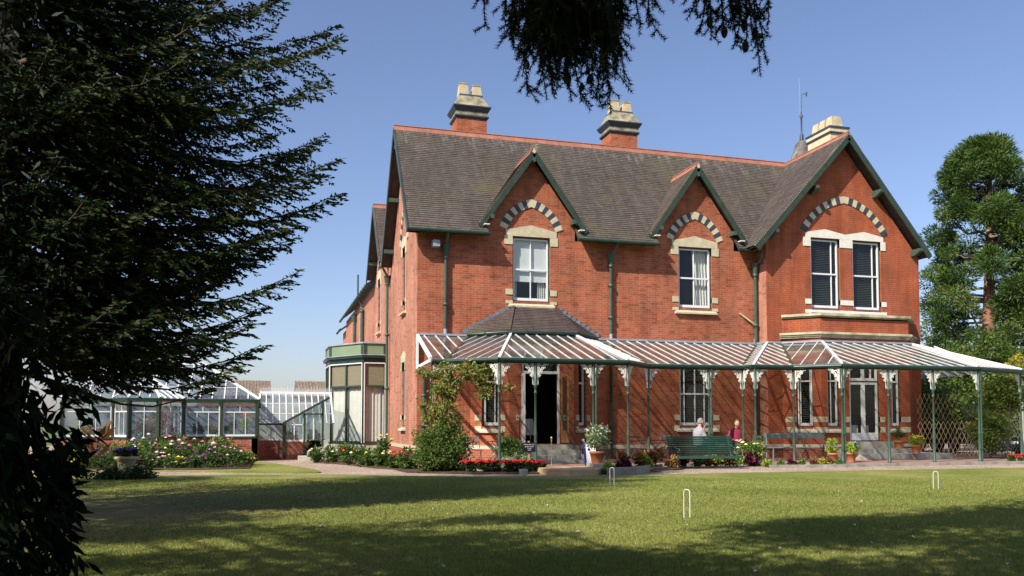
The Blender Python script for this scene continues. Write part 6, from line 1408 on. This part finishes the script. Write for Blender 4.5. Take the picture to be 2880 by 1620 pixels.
# named silhouettes: the long limbs that stand out against the sky
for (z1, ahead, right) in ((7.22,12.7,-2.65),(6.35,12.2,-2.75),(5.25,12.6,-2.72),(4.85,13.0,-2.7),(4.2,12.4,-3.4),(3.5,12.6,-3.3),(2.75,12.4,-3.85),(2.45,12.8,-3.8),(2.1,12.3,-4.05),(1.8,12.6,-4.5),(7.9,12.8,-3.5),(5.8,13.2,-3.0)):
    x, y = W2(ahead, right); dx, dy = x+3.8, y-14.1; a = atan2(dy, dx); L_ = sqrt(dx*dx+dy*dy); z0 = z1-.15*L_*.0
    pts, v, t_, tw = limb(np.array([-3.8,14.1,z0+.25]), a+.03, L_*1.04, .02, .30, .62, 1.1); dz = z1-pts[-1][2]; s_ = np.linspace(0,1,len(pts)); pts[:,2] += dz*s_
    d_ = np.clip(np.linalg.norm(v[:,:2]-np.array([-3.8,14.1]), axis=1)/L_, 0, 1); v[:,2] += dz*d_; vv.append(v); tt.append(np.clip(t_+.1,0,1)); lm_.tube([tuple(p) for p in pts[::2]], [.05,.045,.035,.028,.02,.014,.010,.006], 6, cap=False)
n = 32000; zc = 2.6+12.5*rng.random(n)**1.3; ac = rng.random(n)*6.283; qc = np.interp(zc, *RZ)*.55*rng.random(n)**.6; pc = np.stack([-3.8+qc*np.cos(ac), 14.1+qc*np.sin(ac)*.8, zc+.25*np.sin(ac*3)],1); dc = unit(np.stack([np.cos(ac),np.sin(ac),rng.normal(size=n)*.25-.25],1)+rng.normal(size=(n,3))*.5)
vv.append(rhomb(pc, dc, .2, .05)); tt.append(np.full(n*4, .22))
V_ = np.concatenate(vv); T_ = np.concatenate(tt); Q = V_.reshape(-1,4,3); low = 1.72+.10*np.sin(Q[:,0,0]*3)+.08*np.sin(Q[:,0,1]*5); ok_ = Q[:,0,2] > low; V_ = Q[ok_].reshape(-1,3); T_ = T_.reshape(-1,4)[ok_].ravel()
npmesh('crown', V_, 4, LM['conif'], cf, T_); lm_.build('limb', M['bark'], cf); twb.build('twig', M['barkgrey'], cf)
# --- dark laurel close on the left
lx, ly = W2(4.7, -3.62)
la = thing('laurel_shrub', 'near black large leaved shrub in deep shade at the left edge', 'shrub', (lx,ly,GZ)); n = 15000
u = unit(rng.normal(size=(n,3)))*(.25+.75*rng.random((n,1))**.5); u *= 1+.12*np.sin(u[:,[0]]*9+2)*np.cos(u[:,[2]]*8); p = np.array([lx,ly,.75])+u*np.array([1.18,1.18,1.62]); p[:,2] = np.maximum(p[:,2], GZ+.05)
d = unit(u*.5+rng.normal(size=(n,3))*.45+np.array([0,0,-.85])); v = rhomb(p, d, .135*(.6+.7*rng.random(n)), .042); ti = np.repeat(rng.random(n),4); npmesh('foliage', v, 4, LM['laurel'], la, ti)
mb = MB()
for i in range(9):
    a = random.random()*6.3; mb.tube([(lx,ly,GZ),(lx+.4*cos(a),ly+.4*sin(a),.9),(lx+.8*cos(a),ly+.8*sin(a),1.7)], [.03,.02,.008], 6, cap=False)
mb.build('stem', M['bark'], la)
# --- cedar overhead: trunk behind the viewpoint, boughs overhead, drooping sprays in view
cd = thing('cedar_tree', 'old cedar whose dark needled branch tips hang into the top of the view', 'tree', (-4.5,-3.0,GZ))
mb = MB(); mb.tube([(-4.5,-3,GZ),(-4.4,-2.9,3),(-4.2,-2.8,8),(-4,-2.6,14)], [.55,.48,.36,.15], 14); mb.build('trunk', M['bark'], cd)
pads = []
for i in range(150):
    x = random.uniform(-10.5,6.6); z = random.uniform(7.0,9.6); ye_ = 4.1 if x < -2 else 4.1+(x+2)*.24
    y = random.uniform(-3.0, ye_)+ (8-z)*.57; pads.append((x+(8-z)*.95, y, z))
for i in range(26): x = random.uniform(-3,6.8); pads.append((x, (4.4+(x+2)*.20 if x < 3.2 else 6.3)+random.uniform(-.5,.9), random.uniform(7.6,8.6)))
for i in range(46): pads.append((random.uniform(-2.5,7.5), random.uniform(-3,4.2), random.uniform(10.2,11.5)))  # extra unseen pads, added to cut sky light on the near lawn
for i in range(24): pads.append((random.uniform(-12.2,-8.9), random.uniform(6.2,9.6), random.uniform(7.6,8.6)))  # unseen pads added so their shade reaches the left of the lawn
for i in range(34): pads.append((random.uniform(-9.5,-4.5), random.uniform(2.0,6.8), random.uniform(6.5,9.5)))
pads = np.array(pads); k_ = len(pads); per = 260; idx = np.repeat(np.arange(k_), per); n = len(idx); off = unit(rng.normal(size=(n,3)))*(rng.random((n,1))**.5)*np.array([1.25,.75,.16]); p = pads[idx]+off; d = unit(rng.normal(size=(n,3))*np.array([1,1,.5])); v = rhomb(p, d, .20, .085)
npmesh('crown', v, 4, LM['conif'], cd, np.repeat(np.clip(.3+.1*rng.normal(size=n),0,1),4))
mb = MB()
for i in range(0, k_, 6):
    q = pads[i]; mb.tube([(-4.3,-2.9,q[2]-1.2),((q[0]-4.3)/2,(q[1]-2.9)/2,q[2]-.2),tuple(q)], [.10,.07,.02], 6, cap=False)
# boughs that carry the hanging sprays
SPR = []
def bough(a, b, r0=.05): mb.tube([a, tuple((Vector(a)+Vector(b))/2+Vector((0,0,.25))), b], [r0*1.5, r0, r0*.4], 7, cap=False)
def pt(px, d, z): x, y = W2(d, (px-1440)/2400*d); return (x, y, z)
nv = []; twg = MB(); CON = []
def needles(p, q, dens=640, ln=.026):
    p, q = np.array(p), np.array(q); L_ = np.linalg.norm(q-p); m = max(4, int(L_*dens)); ss = rng.random(m); ax = (q-p)/(L_+1e-9); base = p+np.outer(ss, q-p)
    r_ = rng.normal(size=(m,3)); r_ -= np.outer(r_@ax, ax); r_ = unit(r_); nv.append(tri(base, unit(r_*.85+ax*.6), ln*(.7+.5*rng.random(m)), .0046))
def spray(a, b, side=7, sl=.16):
    """hanging twig from a to b with side twigs"""
    a, b = np.array(a, float), np.array(b, float); L_ = np.linalg.norm(b-a); n_ = 7; s = np.linspace(0,1,n_); P_ = a+np.outer(s, b-a)+np.array([0,0,1])*0; bow = np.cross(b-a, [0,0,1]); bow = bow/(np.linalg.norm(bow)+1e-9)*random.uniform(-.06,.06); P_ += np.outer(np.sin(s*pi), bow)
    twg.tube([tuple(p) for p in P_], list(np.linspace(.006,.0022,n_)), 4, cap=False)
    for i in range(n_-1): needles(P_[i], P_[i+1])
    for j in range(side):
        u = random.uniform(.1,.95); i = min(n_-2, int(u*(n_-1))); p = P_[i]+(P_[i+1]-P_[i])*random.random(); hd = rng.normal(size=3)*np.array([1,1,.35]); hd /= np.linalg.norm(hd); d = hd*.75+np.array([0,0,-.65]); l = sl*random.uniform(.5,1.15)*(1.15-u*.6); q = p+d*l
        twg.tube([tuple(p), tuple(q)], [.003,.0018], 3, cap=False); needles(p, q)
def cone(p, l=.055, r=.017): x, y, z = p; con = MB(); CON.append(con); con.lathe(x, y, [(.003,z),(r*.7,z-l*.2),(r,z-l*.5),(r*.75,z-l*.8),(.003,z-l)], 9)
bough((-4.2,-2.8,5.5), pt(1580,4.4,4.05), .07); bough((-4.2,-2.8,6.0), pt(2080,4.6,4.05), .07); bough((-4.2,-2.8,6.0), pt(1830,4.8,4.1), .05); bough((-4.2,-2.8,5.6), pt(1380,4.7,4.05), .04)
def zy(y, d): return EYE+(1192-y)*d/2400
for (x0, x1, ytip, m) in ((1500,1488,245,7),(1530,1540,262,8),(1560,1562,262,8),(1590,1610,272,8),(1480,1455,150,7),(1465,1440,75,5),(1620,1640,270,7),(1640,1668,250,7),(1655,1680,262,7),(1670,1722,306,9),(1680,1700,240,6),(1690,1712,170,7),(1695,1742,190,7),(1700,1764,212,3),(1705,1735,140,6),(1600,1600,215,9),(1570,1575,200,9),(1550,1545,190,9),(1520,1515,190,9),(1510,1500,130,9),(1540,1550,130,9),(1580,1585,120,9),(1620,1625,140,9),(1645,1655,150,9),(1680,1688,90,6),(1735,1750,58,4)):
    for rep in range(3):
        d = random.uniform(4.1,4.9); yt = random.uniform(-160,-60); j_ = 0 if rep == 0 else random.uniform(-16,16); up_ = 1 if rep == 0 else random.uniform(.45,.8)
        spray(pt(x0+random.uniform(-8,8)+j_*.5, d, zy(yt,d)), pt(x1+j_, d+.05, zy(ytip*up_,d+.05)), m+4, .17)
for (x0, x1, ytip, m) in ((1362,1363,50,3),(1400,1411,30,3),(1808,1812,45,4),(1850,1863,72,4),(1870,1878,15,3),(1945,1942,32,4),(1975,1978,72,4),(2010,2012,90,6),(2040,2050,60,6),(2060,2073,118,6),(2085,2085,80,7),(2100,2112,120,6),(2120,2128,70,6),(2130,2152,196,10),(2125,2165,130,7),(2140,2175,60,5),(2030,2035,30,6),(2075,2080,30,7),(2105,2100,40,7)):
    d = random.uniform(4.4,4.9); yt = random.uniform(-140,-60); spray(pt(x0, d, zy(yt,d)), pt(x1, d+.05, zy(ytip,d+.05)), m+3, .13)
for (px, py, d) in ((1484,150,4.4),(1593,190,4.4),(1604,190,4.45),(1640,215,4.4),(1682,45,4.4),(1686,70,4.5),(2008,20,4.6),(2050,50,4.6),(2108,30,4.6),(2110,92,4.6),(2138,55,4.6),(1660,195,4.5)): cone(pt(px, d, zy(py,d)), .07 if px > 1900 else .05, .02 if px > 1900 else .014)
mb.build('bough', M['bark'], cd); npmesh('needles', np.concatenate(nv), 3, LM['conif'], cd, np.full(sum(len(a) for a in nv), .25)); twg.build('twig', M['dkbark'], cd); [c_.build('cone', M['dkbark'], cd) for c_ in CON]
# --- two trees out to the left whose shade falls across the lawn
def shade_tree(x, y, h, prof, label, k_=150, cr=.8, per=230):
    t = thing('broad_conifer', label, 'tree', (x,y,GZ)); z = 1.5+(h-1.5)*rng.random(k_); rr = np.interp(z, [p[0] for p in prof], [p[1] for p in prof]); a = rng.random(k_)*6.283; q = rr*rng.random(k_)**.5; cc = np.stack([x+q*np.cos(a), y+q*np.sin(a), z],1); idx = np.repeat(np.arange(k_), per); n = len(idx)
    off = unit(rng.normal(size=(n,3)))*(rng.random((n,1))**.4)*np.array([cr*1.3,cr*1.3,cr*.45]); v = rhomb(cc[idx]+off, rdir(n), .22, .1); npmesh('crown', v, 4, LM['conif'], t, np.repeat(np.full(n,.4),4)); mb = MB(); mb.tube([(x,y,GZ),(x,y,h*.5),(x,y,h*.95)], [.35,.22,.05], 10); mb.build('trunk', M['bark'], t)
shade_tree(-12.3, 11.2, 19, ((1,3.2),(6,3.6),(12,2.9),(16,1.8),(19,.4)), 'tall conifer standing out of frame to the left', 120, per=120)
shade_tree(-11.2, 17.6, 9.5, ((1,2.2),(5,2.4),(8,1.5),(9.5,.3)), 'smaller conifer out of frame beyond the tall one', 55, per=170)

wd_ = []  # unseen belt of trees behind and left, added to dim the sky light
for (xa, ya, xb, yb) in ((-34,-16,36,-20),(-26,-20,-24,34)):
    m_ = 14000; s_ = rng.random(m_); hz = rng.random(m_)**.8*(9.5+2.5*np.sin(s_*23)+1.5*np.sin(s_*61)); p_ = np.stack([xa+(xb-xa)*s_+rng.normal(size=m_)*1.5, ya+(yb-ya)*s_+rng.normal(size=m_)*1.5, hz],1); wd_.append(rhomb(p_, rdir(m_), 1.0, .6))
wv = np.concatenate(wd_); struct(npmesh('unseen_tree_belt', wv, 4, LM['dark'], None, np.full(len(wv), .4)), 'stuff')
# --- lawn blades and fallen petals
def inlawn(x, y): return y < np.interp(x, [p[0] for p in LAWN_EDGE], [p[1] for p in LAWN_EDGE])-.03
n = 380000; u_ = rng.random(n); dd = 6.8*(21.0/6.8)**(u_**1.25); rr = (rng.random(n)-.5)*1.32*dd; x = dd*sin(YAW)+rr*cos(YAW); y = dd*cos(YAW)-rr*sin(YAW); ok = inlawn(x, y) & (x < 59) & (np.hypot(x+3.2, y-14.6) > 1.5+4*rng.random(n)); x, y, dd = x[ok], y[ok], dd[ok]; n = len(x)
p = np.stack([x,y,np.full(n,GZ+.006)],1); d = unit(np.stack([rng.normal(size=n)*.6, rng.normal(size=n)*.6, np.ones(n)],1)); tv = np.clip(.5+.22*rng.normal(size=n)+.2*np.sin(x*.9+2*np.sin(y*.5))*np.cos(y*1.1+x*.3),0,1)
struct(npmesh('grass', tri(p, d, .024+.02*rng.random(n), .0042+.0006*dd), 3, LM['grass'], None, np.repeat(tv,3)), 'stuff')
for i, (px, py) in enumerate(((1930,1475),(2090,1475),(2355,1381),(2420,1410),(2395,1475),(1995,1500),(2445,1525),(2555,1508),(2790,1518),(2185,1540),(1625,1495),(2120,1605),(2775,1416),(2820,1583),(1500,1440),(1185,1470),(906,1480),(1260,1445),(1220,1430),(1540,1420),(1430,1545),(560,1410),(1250,1590))):
    d_ = (EYE-GZ-.01)*2400/(py-1192); x, y = W2(d_, (px-1440)/2400*d_); mb = MB(); s_ = .02+.018*random.random(); a = random.random()*3
    mb.mesh([(x-s_*1.6*cos(a),y-s_*1.6*sin(a),GZ+.012),(x+s_*sin(a)*.6,y-s_*cos(a)*.6,GZ+.03),(x+s_*1.6*cos(a),y+s_*1.6*sin(a),GZ+.016),(x-s_*sin(a)*.6,y+s_*cos(a)*.6,GZ+.035),(x,y,GZ+.02)],[(0,1,4),(1,2,4),(2,3,4),(3,0,4)])
    tag(mb.build('fallen_feather', M['blind']), 'small white feather lying on the lawn', 'feather', 'white feathers scattered on the lawn')
